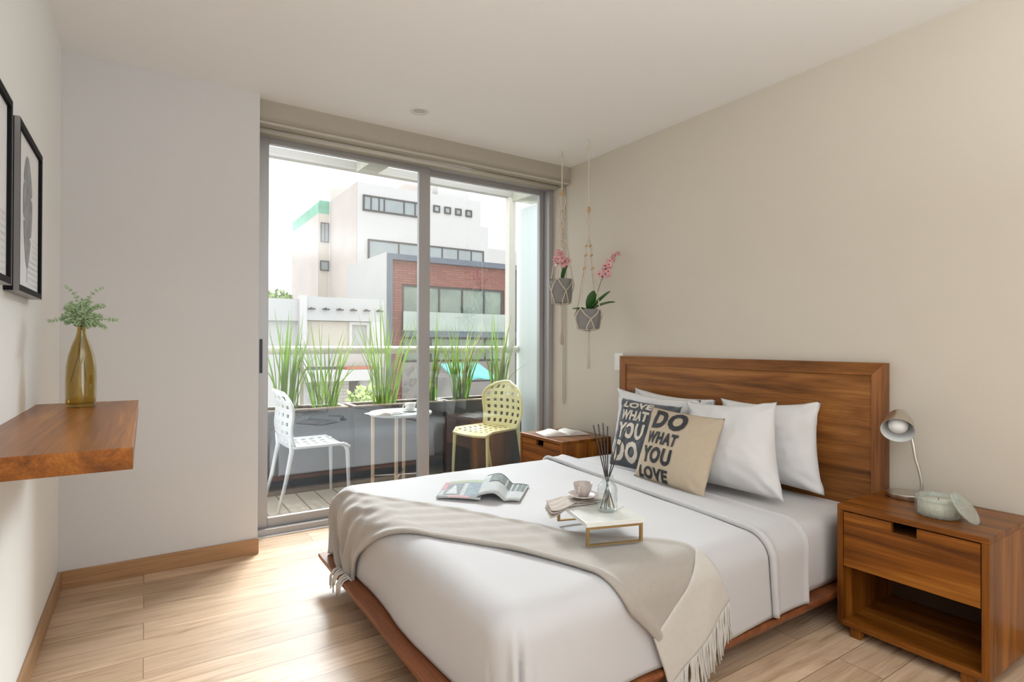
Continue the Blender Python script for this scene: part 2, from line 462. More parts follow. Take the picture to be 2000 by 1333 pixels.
# sliding window: outer frame with two sashes
win = struct('window_1', boxes(((XC, YD-.01, 0.0), (XC+.035, YD+.12, 2.5)), ((XR-.045, YD-.01, 0.0), (XR, YD+.12, 2.5)), ((XC, YD-.01, 2.465), (XR, YD+.12, 2.5)),
                               ((XC+.035, YD-.035, 0), (XR-.045, YD-.002, 0.042)), ((XC+.035, YD-.002, 0), (XR-.045, YD+.12, 0.022))), ALU, bevel=.002)
def sash(x0, x1, y, wl, wr):
    bm = boxes(((x0, y, .024), (x0+wl, y+.034, 2.47)), ((x1-wr, y, .024), (x1, y+.034, 2.47)), ((x0+wl, y, .024), (x1-wr, y+.034, .098)), ((x0+wl, y, 2.43), (x1-wr, y+.034, 2.47)))
    s = obj('sliding_sash', bm, ALU, win, bevel=.003)
    obj('glass_pane', grid(lambda a, b: V((x0+wl + a*(x1-x0-wl-wr), y+.017, .098 + b*(2.43-.098))), 1, 1), PANE, s, smooth=False)
    return s
s1 = sash(.578, 1.735, YD+.012, .062, .088)
s2 = sash(1.69, 2.798, YD+.062, .05, .042)
obj('door_pull', boxes(((.590, YD+.004, 1.00), (.606, YD+.013, 1.21))), BLACKP, s1, label='black recessed pull of the sliding door')
struct('trim_1', boxes(((XC+.0, 3.705-.03, 0), (XR, 3.705, .006))), mat('threshold_bead', (0.62, 0.60, 0.58), .5))

# roller blind
rb = thing('roller_blind', 'beige roller blind rolled up in its box above the balcony window', 'blind', (1.69, 3.6, 2.47))
cas = bmesh.new()
pr_ = [(3.507, 2.60), (3.507, 2.505), (3.520, 2.488), (3.512, 2.478), (3.512, 2.466), (3.73, 2.466), (3.73, 2.60)]
lo = [cas.verts.new((XC+.002, y, z)) for y, z in pr_]; hi = [cas.verts.new((XR-.002, y, z)) for y, z in pr_]
for i in range(len(pr_)):
    j = (i+1) % len(pr_); cas.faces.new((lo[i], lo[j], hi[j], hi[i]))
cas.faces.new(lo[::-1]); cas.faces.new(hi)
obj('blind_box', cas, BLIND, rb, world=True)
obj('blind_box_lip', boxes(((XC+.002, 3.503, 2.462), (XR-.004, 3.518, 2.470))), BLINDL, rb, world=True)
obj('hem_bar', tubes([([(XC+.022, 3.60, 2.452), (2.79, 3.60, 2.452)], .016)], n=12), BLINDL, rb, world=True)
obj('pull_cord', tubes([([(2.836, 3.585, 2.46), (2.836, 3.585, .72)], .0028), ([(2.836, 3.555, 2.46), (2.836, 3.555, .74)], .0028), ([(2.836, 3.585, .72), (2.836, 3.57, .70), (2.836, 3.555, .74)], .0028)], n=6), mat('cord_grey', (.45, .42, .38), .6), rb, world=True)

# downlight
dl = thing('ceiling_downlight', 'small round recessed ceiling lamp near the window', 'ceiling lamp', (1.385, 3.158, 2.6))
obj('trim_ring', lat([(.036, -.001), (.040, -.006), (.056, -.004), (.058, 0), (.036, 0)], 32), mat('downlight_ring', (.70, .68, .65), .4), dl, smooth=True)
obj('lens', lat([(0, -.0015), (.036, -.001)], 24), mat('downlight_lens', (.55, .54, .52), .3), dl)

# wall switch beside the headboard
sw = thing('wall_switch', 'white light switch plate on the taupe wall beside the headboard', 'switch', (XR, 2.945, 1.06))
obj('plate', boxes(((-.009, -.043, -.062), (0, .043, .062))), PLASTW, sw, bevel=.002)
obj('rocker', boxes(((-.013, -.016, -.030), (-.009, .016, .030))), PLASTW, sw, bevel=.001)

# ------------------------------------------------------------------ bed
bed = thing('bed', 'low wooden platform bed with tall framed headboard and white linen', 'bed', (1.76, 2.05, 0))
# platform with a bevelled lip
def platform():
    bm = bmesh.new()
    x0, x1, y0, y1 = .724, 2.79, 1.237, 2.862
    rings = []
    for ins, z in ((0.0, .143), (0.0, .128), (.014, .104)):
        rings.append([bm.verts.new(p) for p in ((x0+ins, y0+ins, z), (x1, y0+ins, z), (x1, y1-ins, z), (x0+ins, y1-ins, z))])
    bm.faces.new(rings[0]); bm.faces.new(rings[-1][::-1])
    for a, b in zip(rings, rings[1:]):
        for k in range(4): bm.faces.new((a[k], b[k], b[(k+1)%4], a[(k+1)%4]))
    return bm
obj('platform', platform(), BEDW, bed, world=True, bevel=.002)
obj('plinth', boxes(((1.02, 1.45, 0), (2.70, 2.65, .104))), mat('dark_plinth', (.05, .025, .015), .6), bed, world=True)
obj('mattress', boxes(((.835, 1.268, .1435), (2.785, 2.845, .447))), SHEET2, bed, world=True, bevel=.05, smooth=True)
# headboard: flat panel in a mitred frame
HX, HY0, HY1, HZ = 2.795, 1.202, 2.895, 1.104
hb = obj('headboard', boxes(((HX+.008, HY0+.055, .10), (HX+.04, HY1-.055, HZ-.055))), HBY, bed, world=True)
def frame_piece(poly, mt):   # poly in (y, z)
    bm = bmesh.new()
    a = [bm.verts.new((HX, y, z)) for y, z in poly]; b = [bm.verts.new((HX+.048, y, z)) for y, z in poly]
    bm.faces.new(a); bm.faces.new(b[::-1])
    for i in range(len(poly)):
        j = (i+1) % len(poly); bm.faces.new((a[i], b[i], b[j], a[j]))
    obj('headboard_frame', bm, mt, hb, world=True, bevel=.002)
fw = .058
frame_piece([(HY0, HZ), (HY1, HZ), (HY1-fw, HZ-fw), (HY0+fw, HZ-fw)], HBY)
frame_piece([(HY0, 0), (HY0, HZ), (HY0+fw, HZ-fw), (HY0+fw, 0)], HBZ)
frame_piece([(HY1, 0), (HY1-fw, 0), (HY1-fw, HZ-fw), (HY1, HZ)], HBZ)

# drape over the mattress block: p runs along X (hangs over the foot), q along Y (hangs over both sides)
BR = .085
PX0, QY0, QY1, ZT = .792+BR, 1.246+BR, 2.882-BR, .462
def drape(p, q, off=0.0, zt=ZT):
    dx = max(0.0, PX0 - p)
    dy, sy = (QY0-q, -1) if q < QY0 else ((q-QY1, 1) if q > QY1 else (0.0, 0))
    if dx > 0 and dy > 0:
        d = (dx**8 + dy**8)**(1/8); phi = math.atan2(dy, dx)
        dirv = V((-math.cos(phi), sy*math.sin(phi), 0))
    elif dx > 0: d = dx; dirv = V((-1, 0, 0))
    elif dy > 0: d = dy; dirv = V((0, sy, 0))
    else: d = 0; dirv = V((0, 0, 0))
    base = V((max(p, PX0), min(max(q, QY0), QY1), zt))
    if d < BR*PI/2:
        a = d/BR
        e, drop = BR*math.sin(a), BR*(1-math.cos(a))
        nrm = dirv*math.sin(a) + V((0, 0, math.cos(a)))
    else:
        e, drop = BR, BR + d - BR*PI/2
        nrm = dirv
    if nrm.length < 1e-6: nrm = V((0, 0, 1))
    return base + dirv*e - V((0, 0, drop)), nrm.normalized(), d
def sm(x, a, b):
    t = min(1, max(0, (x-a)/(b-a))); return t*t*(3-2*t)
HANG = BR*PI/2 + (ZT-BR-.150)
def duvet_pt(p, q, off):
    P, n, d = drape(p, q)
    w_ = 0.004*mnoise.noise(V((p*3, q*3, 0))) + 0.0022*mnoise.noise(V((p*9, q*2.5, 4)))
    side = sm(d, .05, .28)
    # slow waves in the skirt
    w_ += side*(.007*math.sin(q*7.0+1.1)*(1 if p < PX0 else 0) + .009*math.sin(p*8.0+.4)*(1 if q < QY0 else 0))
    w_ += side*.004*mnoise.noise(V((p*7, q*7, 2)))
    # pleat at the near foot corner
    if p < PX0 and q < QY0:
        ph = math.atan2(QY0-q, PX0-p)
        w_ += sm(d, .06, .22) * (.012*math.exp(-((ph-1.02)/.12)**2) - .026*math.exp(-((ph-1.22)/.06)**2))
    if p < PX0 and q > QY1:
        ph = math.atan2(q-QY1, PX0-p)
        w_ += sm(d, .06, .25) * .02*math.sin(ph*9)
    # puff of the filling
    top = 1 - sm(d, 0, .06)
    w_ += top * .006*math.sin((p-.8)*2.2)*math.sin((q-1.3)*2.0)
    return P + n*(off + w_)
def duvet():
    def fn(a, b):
        q = (QY0-HANG) + b*((QY1+HANG)-(QY0-HANG))
        head = 2.10
        p = (PX0-HANG) + a*(head-(PX0-HANG))
        return duvet_pt(p, q, 0.006)
    return grid(fn, 120, 150)
dv = obj('duvet', duvet(), SHEET, bed, world=True, smooth=True)
solidify(dv, .012)
def band():
    def fn(a, b):
        hq = HANG - .004
        q = (QY0-hq) + b*((QY1+hq)-(QY0-hq))
        p0 = 1.935 + .125*max(0, q-1.33)*.95 - .01*math.sin(q*3)
        if q < QY0: p0 += .05*(QY0-q)/.3
        p1 = 2.245 + .012*math.sin(q*4)
        p = p0 + a*(p1-p0)
        P, n, d = drape(p, q)
        roll = .014*math.exp(-((a-.06)/.07)**2) + .007*math.exp(-((a-.94)/.06)**2)
        edge = -.012*(math.exp(-(a/.02)**2) + math.exp(-((1-a)/.02)**2))
        wv = .003*mnoise.noise(V((p*10, q*4, 9))) + .008*math.sin(p*8+.4)*sm(d, .05, .28)*(1 if q < QY0 else 0)
        return P + n*(.016 + roll + edge + wv)
    return grid(fn, 40, 150)
solidify(obj('turned_down_sheet', band(), SHEET, bed, world=True, smooth=True), .010)

# pillows and cushions
def pillow_fn(TLc, TRc, BRc, BLc, th, seed, pull=.13, crease=.010):
    TLc, TRc, BRc, BLc = map(V, (TLc, TRc, BRc, BLc))
    nrm = (TRc-TLc).cross(BLc-TLc).normalized()
    if nrm.x > 0: nrm = -nrm
    def S(u, v, side):
        # concave outline
        cu, cv = 2*u-1, 2*v-1
        u2_ = .5 + .5*cu*(1 - .8*pull*(1-cv*cv)*abs(cu)**2)
        v2_ = .5 + .5*cv*(1 - pull*(.2 if cv > 0 else 1)*(1-cu*cu)*abs(cv)**2)
        P = (TLc*(1-u2_) + TRc*u2_)*(1-v2_) + (BLc*(1-u2_) + BRc*u2_)*v2_
        # folds in the case towards the lower corners
        fold = .010*math.exp(-((abs(cu)-.62)/.12)**2)*max(0, cv)**2*math.sin(cv*9+seed)
        prof = max(0, (1-abs(cu)**2.6)*(1-abs(cv)**2.6))**.62
        sag = 1 + .22*cv
        nz = crease*(mnoise.noise(V((u*4+seed, v*4, side*3))) + .6*mnoise.noise(V((u*11, v*9+seed, side)))) * min(1, prof*3)
        # little radiating creases near the corners
        rc = math.exp(-((abs(cu)-.9)**2 + (abs(cv)-.9)**2)/.06)
        nz += crease*.9*rc*math.sin(math.atan2(cv, cu)*22 + seed)
        return P + nrm*(side*(th/2)*prof*sag + (nz + fold*prof if side > 0 else 0))
    return S, nrm
def pillow_mesh(S, n=44):
    bm = bmesh.new()
    F = [[None]*(n+1) for _ in range(n+1)]; B = [[None]*(n+1) for _ in range(n+1)]
    for i in range(n+1):
        for j in range(n+1):
            F[i][j] = bm.verts.new(S(i/n, j/n, 1))
            B[i][j] = F[i][j] if i in (0, n) or j in (0, n) else bm.verts.new(S(i/n, j/n, -1))
    for i in range(n):
        for j in range(n):
            f = bm.faces.new((F[i][j], F[i+1][j], F[i+1][j+1], F[i][j+1])); f.smooth = True
            b = [B[i][j], B[i][j+1], B[i+1][j+1], B[i+1][j]]
            if len(set(b)) == 4 and set(b) != {F[i][j], F[i+1][j], F[i+1][j+1], F[i][j+1]}:
                try:
                    g = bm.faces.new(b); g.smooth = True
                except ValueError: pass
    return bm
def make_pillow(label, corners, th, m, seed, group=None, name='pillow', cat='pillow', pull=.13, crease=.010):
    S, nrm = pillow_fn(*corners, th, seed, pull, crease)
    c = sum((V(k) for k in corners), V())/4
    t = thing(name, label, cat, (c.x, c.y, corners[2][2]), 0, group)
    obj('pillow_case' if name == 'pillow' else 'cushion_cover', pillow_mesh(S), m, t, world=True, smooth=True)
    return t, S, nrm
make_pillow('white pillow against the headboard on the window side, mostly hidden', [(2.715, 2.672, .900), (2.715, 2.04, .872), (2.69, 2.02, .53), (2.68, 2.70, .53)], .15, PILLOWM, 1)
make_pillow('white pillow against the headboard on the lamp side, its outer half showing', [(2.71, 2.0, .885), (2.70, 1.44, .915), (2.675, 1.405, .478), (2.67, 2.0, .49)], .16, PILLOWM, 2)
make_pillow('white pillow leaning behind the charcoal lettered cushion', [(2.61, 2.72, .898), (2.625, 2.07, .872), (2.52, 2.05, .495), (2.54, 2.71, .48)], .13, PILLOWM, 3)
make_pillow('plump white front pillow right of the beige lettered cushion', [(2.56, 2.11, .868), (2.58, 1.585, .912), (2.42, 1.45, .476), (2.36, 1.98, .488)], .18, PILLOWM, 4)
tD, SD, nD = make_pillow('charcoal cushion with cream capital letters, half hidden behind the beige one', [(2.525, 2.585, .847), (2.51, 2.10, .837), (2.30, 2.04, .488), (2.31, 2.47, .476)], .11, CUSHD, 5, name='cushion', cat='cushion', pull=.05)
tB, SB, nB = make_pillow('beige canvas cushion printed DO WHAT YOU LOVE in black', [(2.40, 2.218, .833), (2.40, 1.745, .818), (2.165, 1.69, .476), (2.205, 2.17, .478)], .12, CUSHB, 6, name='cushion', cat='cushion', pull=.05, crease=.004)

def text_mesh(body, off=.05, res=3):
    cu = bpy.data.curves.new('lettering_outline', 'FONT'); cu.body = body; cu.size = 1; cu.offset = off; cu.resolution_u = res
    cu.space_character = 1.12
    o = bpy.data.objects.new('lettering_outline', cu); C.objects.link(o)
    dg = bpy.context.evaluated_depsgraph_get(); dg.update()
    me = bpy.data.meshes.new_from_object(o.evaluated_get(dg))
    bpy.data.objects.remove(o); bpy.data.curves.remove(cu)
    return me
def lettering(parent, S, nrm, rows, m):
    """rows: (text, u0, u1, v0, v1) in cushion coordinates, v down"""
    bm = bmesh.new()
    for body, u0, u1, v0, v1 in rows:
        me = text_mesh(body)
        xs = [v.co.x for v in me.vertices]; ys = [v.co.y for v in me.vertices]
        x0, x1, y0, y1 = min(xs), max(xs), min(ys), max(ys)
        b2 = bmesh.new(); b2.from_mesh(me)
        bmesh.ops.triangulate(b2, faces=b2.faces)
        for _ in range(5):
            es = [e for e in b2.edges if e.calc_length() > .09]
            if not es: break
            bmesh.ops.subdivide_edges(b2, edges=es, cuts=1, use_grid_fill=False)
            bmesh.ops.triangulate(b2, faces=b2.faces)
        vm = {}
        for v in b2.verts:
            u = u0 + (v.co.x-x0)/(x1-x0)*(u1-u0); vv = v1 - (v.co.y-y0)/(y1-y0)*(v1-v0)
            vm[v] = bm.verts.new(S(min(.995, u), min(.995, vv), 1) + nrm*.003)
        for f in b2.faces:
            try: bm.faces.new([vm[v] for v in f.verts]).smooth = True
            except ValueError: pass
        b2.free(); bpy.data.meshes.remove(me)
    return obj('lettering', bm, m, parent, world=True)
lettering(tB, SB, nB, [('DO', .12, .62, .035, .325), ('WHAT', .12, .585, .37, .54), ('YOU', .11, .565, .58, .80), ('LOVE', .10, .55, .845, .99)], INK)
lettering(tD, SD, nD, [('LOVE', .10, .62, .045, .155), ('WHAT', .105, .60, .195, .355), ('YOU', .11, .60, .395, .635), ('DO', .11, .58, .665, .955)], CREAMINK)

# throw blanket
NEAR = [(.495, 2.45), (.56, 2.44), (.637, 2.39), (.727, 2.25), (.80, 2.09), (.90, 1.86), (1.05, 1.63), (1.126, 1.46), (1.172, 1.31), (1.222, 1.205), (1.295, 1.13), (1.35, 1.07)]
FAR = [(.495, 2.60), (.56, 2.66), (.64, 2.76), (.74, 2.83), (.83, 2.77), (.87, 2.62), (.93, 2.50), (1.141, 2.146), (1.304, 1.773), (1.40, 1.60), (1.55, 1.455), (1.62, 1.35), (1.605, 1.275)]
def throw_pt(a, b, off=.015):
    A = lerp_poly(NEAR, a); B = lerp_poly(FAR, a)
    p, q = A.lerp(B, b)
    P, n, d = drape(p, q)
    w_ = .0025*mnoise.noise(V((p*18, q*7, 1)))
    hang = 1 - sm(p, .55, 1.0)
    w_ += (.005 + .008*hang)*hang*(1 + math.sin(b*21 + a*9) + .5*math.sin(b*33+2)) * min(1, 3*b+.3)
    # rolled front edge and a small crease along the back edge
    w_ += .012*math.exp(-((b-.05)/.05)**2) * sm(a, .15, .3) + .006*math.exp(-((b-.93)/.04)**2)
    w_ += .0035*math.sin((p*1.0+q*2.2)*26)*sm(b, .1, .4)*(1-sm(a, .62, .8))*.6
    w_ += .010*math.exp(-((a-.70)/.03)**2 - ((b-.85)/.12)**2)
    return P + n*(off + w_)
th = thing('throw_blanket', 'taupe throw blanket with fringed cream ends across the foot of the bed', 'blanket', (1.1, 2.0, .49))
solidify(obj('woven_panel', grid(lambda a, b: throw_pt(a, b), 170, 60), THROW, th, world=True, smooth=True), .008)
CA, CB = V((1.335, 1.085)), V((1.612, 1.30))     # diagonal where the taupe ends
OA, OB = V((1.405, .915)), V((1.715, 1.115))     # outer edge of the cream end
def cream_pt(a, b):
    s0 = CA.lerp(CB, b); s1 = OA.lerp(OB, b)
    s1 = s1 + V((.0, -.015*math.sin(b*PI)))
    p, q = s0.lerp(s1, a)
    P, n, d = drape(p, q)
    return P + n*(.016 + .003*mnoise.noise(V((p*14, q*14, 5))) + .004*math.sin(b*9+a*3)*a)
solidify(obj('cream_end', grid(cream_pt, 24, 40), THROWC, th, world=True, smooth=True, label='cream end panel hanging over the side'), .005)
def fringe(start_fn, n, length, seed, out):
    rnd = random.Random(seed); bm = bmesh.new()
    for i in range(n):
        b = (i+.5)/n
        P = start_fn(b); L_ = length*(.82+.3*rnd.random())
        pts = [P]; x = y = 0
        for k in range(1, 6):
            x += rnd.uniform(-.006, .006); y += rnd.uniform(-.004, .003)
            pts.append(P + V((x, y, -L_*k/5)) + out*(k/5))
        tube(bm, pts, [.0035, .0040, .0032, .0040, .0036, .0028], 5)
    return bm
obj('fringe', fringe(lambda b: cream_pt(1, b), 62, .135, 3, V((.0, -.006, 0))), THROWC, th, world=True, label='cream knotted fringe on the lamp side')
def fr2():
    rnd = random.Random(11); bm = bmesh.new()
    for i in range(16):
        b = i/15
        P = throw_pt(0, b)
        e = rnd.uniform(-.02, .02)
        pts = [P, V((.752, P.y+e*.4, .158)), V((.728, P.y+e*.8, .150)), V((.712, P.y+e, .125)), V((.711, P.y+e, .125-rnd.uniform(.015, .06)))]
        tube(bm, pts, [.004, .0045, .004, .004, .003], 5)
    return bm
obj('fringe', fr2(), THROWC, th, world=True, label='cream fringe over the foot of the platform')

# ------------------------------------------------------------------ nightstands
def make_nightstand(loc, label):
    t = thing('nightstand', label, 'nightstand', loc, 0, None)
    W, D, z0, z1, k = .499, .438, .042, .532, .022
    bm = boxes(((0, 0, z1-k), (D, W, z1)))
    obj('top_panel', bm, WY, t, bevel=.0015)
    obj('bottom_panel', boxes(((0, k, z0), (D, W-k, z0+k))), WY, t, bevel=.0015)
    for y in (0, W-k): obj('side_panel', boxes(((0, y, z0), (D, y+k, z1-k))), WZ, t, bevel=.0015)
    obj('back_panel', boxes(((D-.012, k, z0+k), (D, W-k, z1-k))), mat('shaded_back_board', (.055, .02, .006), .7) if 'shaded_back_board' not in bpy.data.materials else bpy.data.materials['shaded_back_board'], t)  # deep shade of the open shelf is painted into the back panel
    obj('divider', boxes(((.018, k, .290), (D-.012, W-k, .302))), WY, t)
    # drawer front with a notch for the fingers
    y0, y1, a0, a1 = k+.003, W-k-.003, .215, .300
    zt, zb, zn = z1-k-.005, .285, z1-k-.042
    poly = [(y0, zb), (y1, zb), (y1, zt), (a1, zt), (a1, zn), (a0, zn), (a0, zt), (y0, zt)]
    b2 = bmesh.new()
    A = [b2.verts.new((.003, y, z)) for y, z in poly]; B = [b2.verts.new((.021, y, z)) for y, z in poly]
    b2.faces.new(A); b2.faces.new(B[::-1])
    for i in range(8): b2.faces.new((A[i], B[i], B[(i+1)%8], A[(i+1)%8]))
    d = obj('drawer', b2, WY, t)
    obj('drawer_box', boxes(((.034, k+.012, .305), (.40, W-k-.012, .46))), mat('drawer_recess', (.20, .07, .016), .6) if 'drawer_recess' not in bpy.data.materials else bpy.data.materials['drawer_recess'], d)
    for x in (.012, D-.052):
        for y in (.045, W-.085): obj('leg', boxes(((x, y, 0), (x+.04, y+.04, z0))), WZ, t, bevel=.001)
    return t
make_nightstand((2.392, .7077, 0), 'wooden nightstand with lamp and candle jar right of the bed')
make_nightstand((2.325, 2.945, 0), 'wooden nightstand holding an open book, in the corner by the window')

# lamp
lamp = thing('table_lamp', 'brushed nickel gooseneck lamp with bare frosted bulb on the nightstand', 'lamp', (2.735, 1.092, .532))
obj('base', lat([(0, 0), (.070, 0), (.072, .003), (.072, .019), (.069, .022), (0, .024)], 48, (2.735, 1.092, .533)), STEEL, lamp, world=True, smooth=False)
auto_smooth(lamp.children[0])
axis = V((-.80, -.27, -.53)).normalized()
OC = V((2.655, 1.092, .826)); AP = OC - axis*.128
neckpts = [(2.752, 1.046, .552), (2.754, 1.042, .60), (2.752, 1.052, .66), (2.749, 1.062, .70), (2.750, 1.070, .75), (2.758, 1.085, .80), (2.770, 1.105, .850), tuple(AP + axis*.006)]
neck = bmesh.new()
npts = [lerp_poly(neckpts, i/70) for i in range(71)]
tube(neck, npts, [.0058 + .0009*(i % 2) for i in range(71)], 10)
obj('gooseneck', neck, STEEL, lamp, world=True)
qz = axis.to_track_quat('Z', 'Y').to_matrix().to_4x4()
shp = [(.0, 0), (.014, .001), (.025, .010), (.038, .034), (.050, .066), (.058, .100), (.062, .128)]
so = obj('lamp_shade', lat([(r, z) for r, z in shp] , 48, AP, qz), STEEL, lamp, world=True, smooth=True)
obj('shade_lining', lat([(max(0, r-.0022), z+.0012) for r, z in shp[:-1]] + [(.0600, .1275), (.062, .128)], 48, AP, qz), SHADEIN, so, world=True, smooth=True, label='pale grey inner face of the shade')
obj('light_bulb', lat([(.013, .030), (.014, .048), (.022, .060), (.032, .074), (.0365, .090), (.034, .106), (.024, .119), (.010, .126), (0, .127)], 32, AP, qz), BULB, lamp, world=True, smooth=True)
obj('cord', tubes([([(2.795, 1.06, .54), (2.822, 1.03, .545), (2.838, 1.02, .52), (2.839, 1.02, .30)], .0025)], n=6), BLACKP, lamp, world=True)

# candle jar and its lid
JC = V((2.545, .908, .5335))
jar = thing('candle_jar', 'patterned green glass candle jar with cream wax on the nightstand', 'candle', JC)
def jar_geo():
    bm = bmesh.new()
    rf = lambda a, z: 1 + .018*math.sin(a*18 + z*160)
    lathe(bm, [(0, 0), (.066, 0), (.072, .006), (.0735, .02), (.0735, .045), (.0735, .062)], 90, rfun=rf)
    lathe(bm, [(.0735, .062), (.0735, .074), (.070, .0755), (.067, .072), (.067, .058), (0, .057)], 60)
    return bm
obj('jar_body', jar_geo(), PATG, jar, smooth=True)
obj('wax', lat([(0, .009), (.064, .009), (.0655, .0585), (0, .0585)], 40), WAX, jar, label='cream wax filling')
obj('wick', tubes([([(0, 0, .058), (.001, 0, .068)], .0012)]), REED, jar)
lid = thing('glass_lid', 'round patterned glass lid leaning against the candle jar', 'lid', (2.515, .785, .5335))
ln = V((.02, -.80, .60)).normalized()
qz2 = ln.to_track_quat('Z', 'X').to_matrix().to_4x4()
lid_c = V((2.515, .8155, .5335+.0575))
lb = bmesh.new()
lathe(lb, [(0, -.005), (.058, -.005), (.065, -.003), (.066, .002), (.062, .004), (.056, .003), (.048, .005), (0, .007)], 60, lid_c, qz2, rfun=lambda a, z: 1+.012*math.sin(a*30)*(1 if z < .004 else 0))
obj('lid_disc', lb, PATG, lid, world=True, smooth=True)

# open book on far nightstand
def open_book(name, label, cat, loc, rz, w, h, m, thick=.010, cover=None, lift=.012):
    t = thing(name, label, cat, loc, rz)
    def prof(s):    # s -1..1 across, returns height
        a = abs(s)
        return .004 + thick*(1-a**3)*.9 + lift*math.exp(-((a-.38)/.22)**2) - (thick+lift*.4)*math.exp(-(a/.05)**2)
    bm = bmesh.new()
    n = 36
    top = [[bm.verts.new((s*w/2, y, prof(s))) for s in [i/n*2-1 for i in range(n+1)]] for y in (-h/2, h/2)]
    bot = [[bm.verts.new((s*w/2, y, .001)) for s in [i/n*2-1 for i in range(n+1)]] for y in (-h/2, h/2)]
    for i in range(n):
        bm.faces.new((top[0][i], top[0][i+1], top[1][i+1], top[1][i])).smooth = True
        bm.faces.new((bot[0][i], bot[1][i], bot[1][i+1], bot[0][i+1]))
        bm.faces.new((bot[0][i], bot[0][i+1], top[0][i+1], top[0][i])); bm.faces.new((bot[1][i+1], bot[1][i], top[1][i], top[1][i+1]))
    for k in (0, n): bm.faces.new((bot[0][k], top[0][k], top[1][k], bot[1][k]))
    pg = obj('pages', bm, m, t)
    if cover: obj('cover', boxes(((-w/2-.004, -h/2-.004, -.002), (w/2+.004, h/2+.004, .001))), cover, t)
    return t, prof
bk, bprof = open_book('open_book', 'open book lying on the nightstand by the window', 'book', (2.54, 3.215, .5345), math.radians(-14), .34, .20, PAGE, cover=COVER)
ln_ = bmesh.new()
for side in (-1, 1):
    for r in range(11):
        y = .075 - r*.0145
        g = lambda a, b, side=side, y=y: V((side*(.022+a*.125), y + b*.0025, bprof(side*(.022+a*.125)/.17)+.0006))
        grid(g, 8, 1, ln_)
obj('printed_lines', ln_, mat('faded_print', (.52, .49, .46), .8), bk.children[0])

# magazine on the bed: left leaf flat, right pages curling up
mg = thing('magazine', 'open magazine with curling pages on the white duvet', 'magazine', (1.36, 2.31, .478), 0)
MA, MB_, MC, MD = V((1.282, 2.573)), V((1.118, 2.345)), V((1.262, 2.19)), V((1.47, 2.475))     # left page: back-left, front-left, front-spine, back-spine
ME, MF = V((1.405, 2.085)), V((1.60, 2.29))
def mag_left(a, b, off=0):
    P = (MA*(1-a)+MD*a)*(1-b) + (MB_*(1-a)+MC*a)*b
    return V((P.x, P.y, .4795 + off + .004*math.sin(a*3.1) + .006*a))
def mag_right(a, b, off=0):
    P = (MD*(1-a)+MF*a)*(1-b) + (MC*(1-a)+ME*a)*b
    bulge = .040*(math.sin(min(1, a*1.9)*PI)**1.0 if a < .53 else 0) + .012*math.exp(-((a-.2)/.2)**2)
    z = .482 + off + .046*math.sin(PI*min(1, a/.62))**1.2*(1-.25*b) if a < .62 else .482 + off + .004*math.sin((a-.62)*8)
    # page rolls back over the spine at the front
    dx = -.035*math.exp(-((a-.10)/.12)**2)
    D_ = (MD-MF).normalized()
    return V((P.x + D_.x*(-dx), P.y + D_.y*(-dx), z))
solidify(obj('left_page', grid(mag_left, 16, 6), MAGP, mg, world=True, smooth=True), .004, 0)
solidify(obj('right_page', grid(mag_right, 40, 6), MAGP, mg, world=True, smooth=True), .003, 0)
def patch(fn, a0, a1, b0, b1, m, nm, off=.0026, n=8, tri=False):
    def g(a, b):
        aa = a0+(a1-a0)*a; bb = b0+(b1-b0)*b
        if tri: aa = a0 + (a1-a0)*(.5 + (a-.5)*b)
        return fn(aa, bb, off)
    return obj(nm, grid(g, n, max(2, n//2)), m, mg, world=True, smooth=True)
patch(mag_left, .02, .20, .05, .55, PINKP, 'pink_picture', n=6)
patch(mag_left, .10, .98, .00, .16, GRNP, 'green_picture', .0030)
patch(mag_left, .12, .50, .22, .86, mat('grey_photo', (.30, .33, .33), .4, var=.5, vscale=30), 'photograph', .0028)
patch(mag_left, .16, .44, .25, .82, mat('white_photo', (.56, .58, .58), .4, var=.2, vscale=30), 'photograph', .0035, tri=True)
patch(mag_left, .60, .96, .15, .90, BLUEP, 'photograph')
patch(mag_left, .25, .75, .90, .985, PINKP, 'pink_stripe')
patch(mag_right, .20, .50, .05, .42, mat('plan_drawing', (.26, .29, .28), .4, var=.5, vscale=70), 'plan_drawing')
patch(mag_right, .14, .98, .015, .045, GREYP, 'rule', .0031, n=24)
patch(mag_right, .20, .50, .40, .43, GREYP, 'rule', .0031, n=24)
for a0 in (.54, .66, .78, .88): patch(mag_right, a0, a0+.08, .06, .48, mat('column_text', (.22, .25, .25), .5, var=.5, vscale=180) if 'column_text' not in bpy.data.materials else bpy.data.materials['column_text'], 'text_column')

for nm in ('magazine_page', 'grey_print', 'pink_print', 'pale_green_print', 'pale_blue_print', 'plan_drawing', 'column_text', 'grey_photo', 'white_photo'):
    b_ = bpy.data.materials[nm].node_tree.nodes['Principled BSDF']
    b_.inputs['Roughness'].default_value = .9; b_.inputs['Specular IOR Level'].default_value = .08

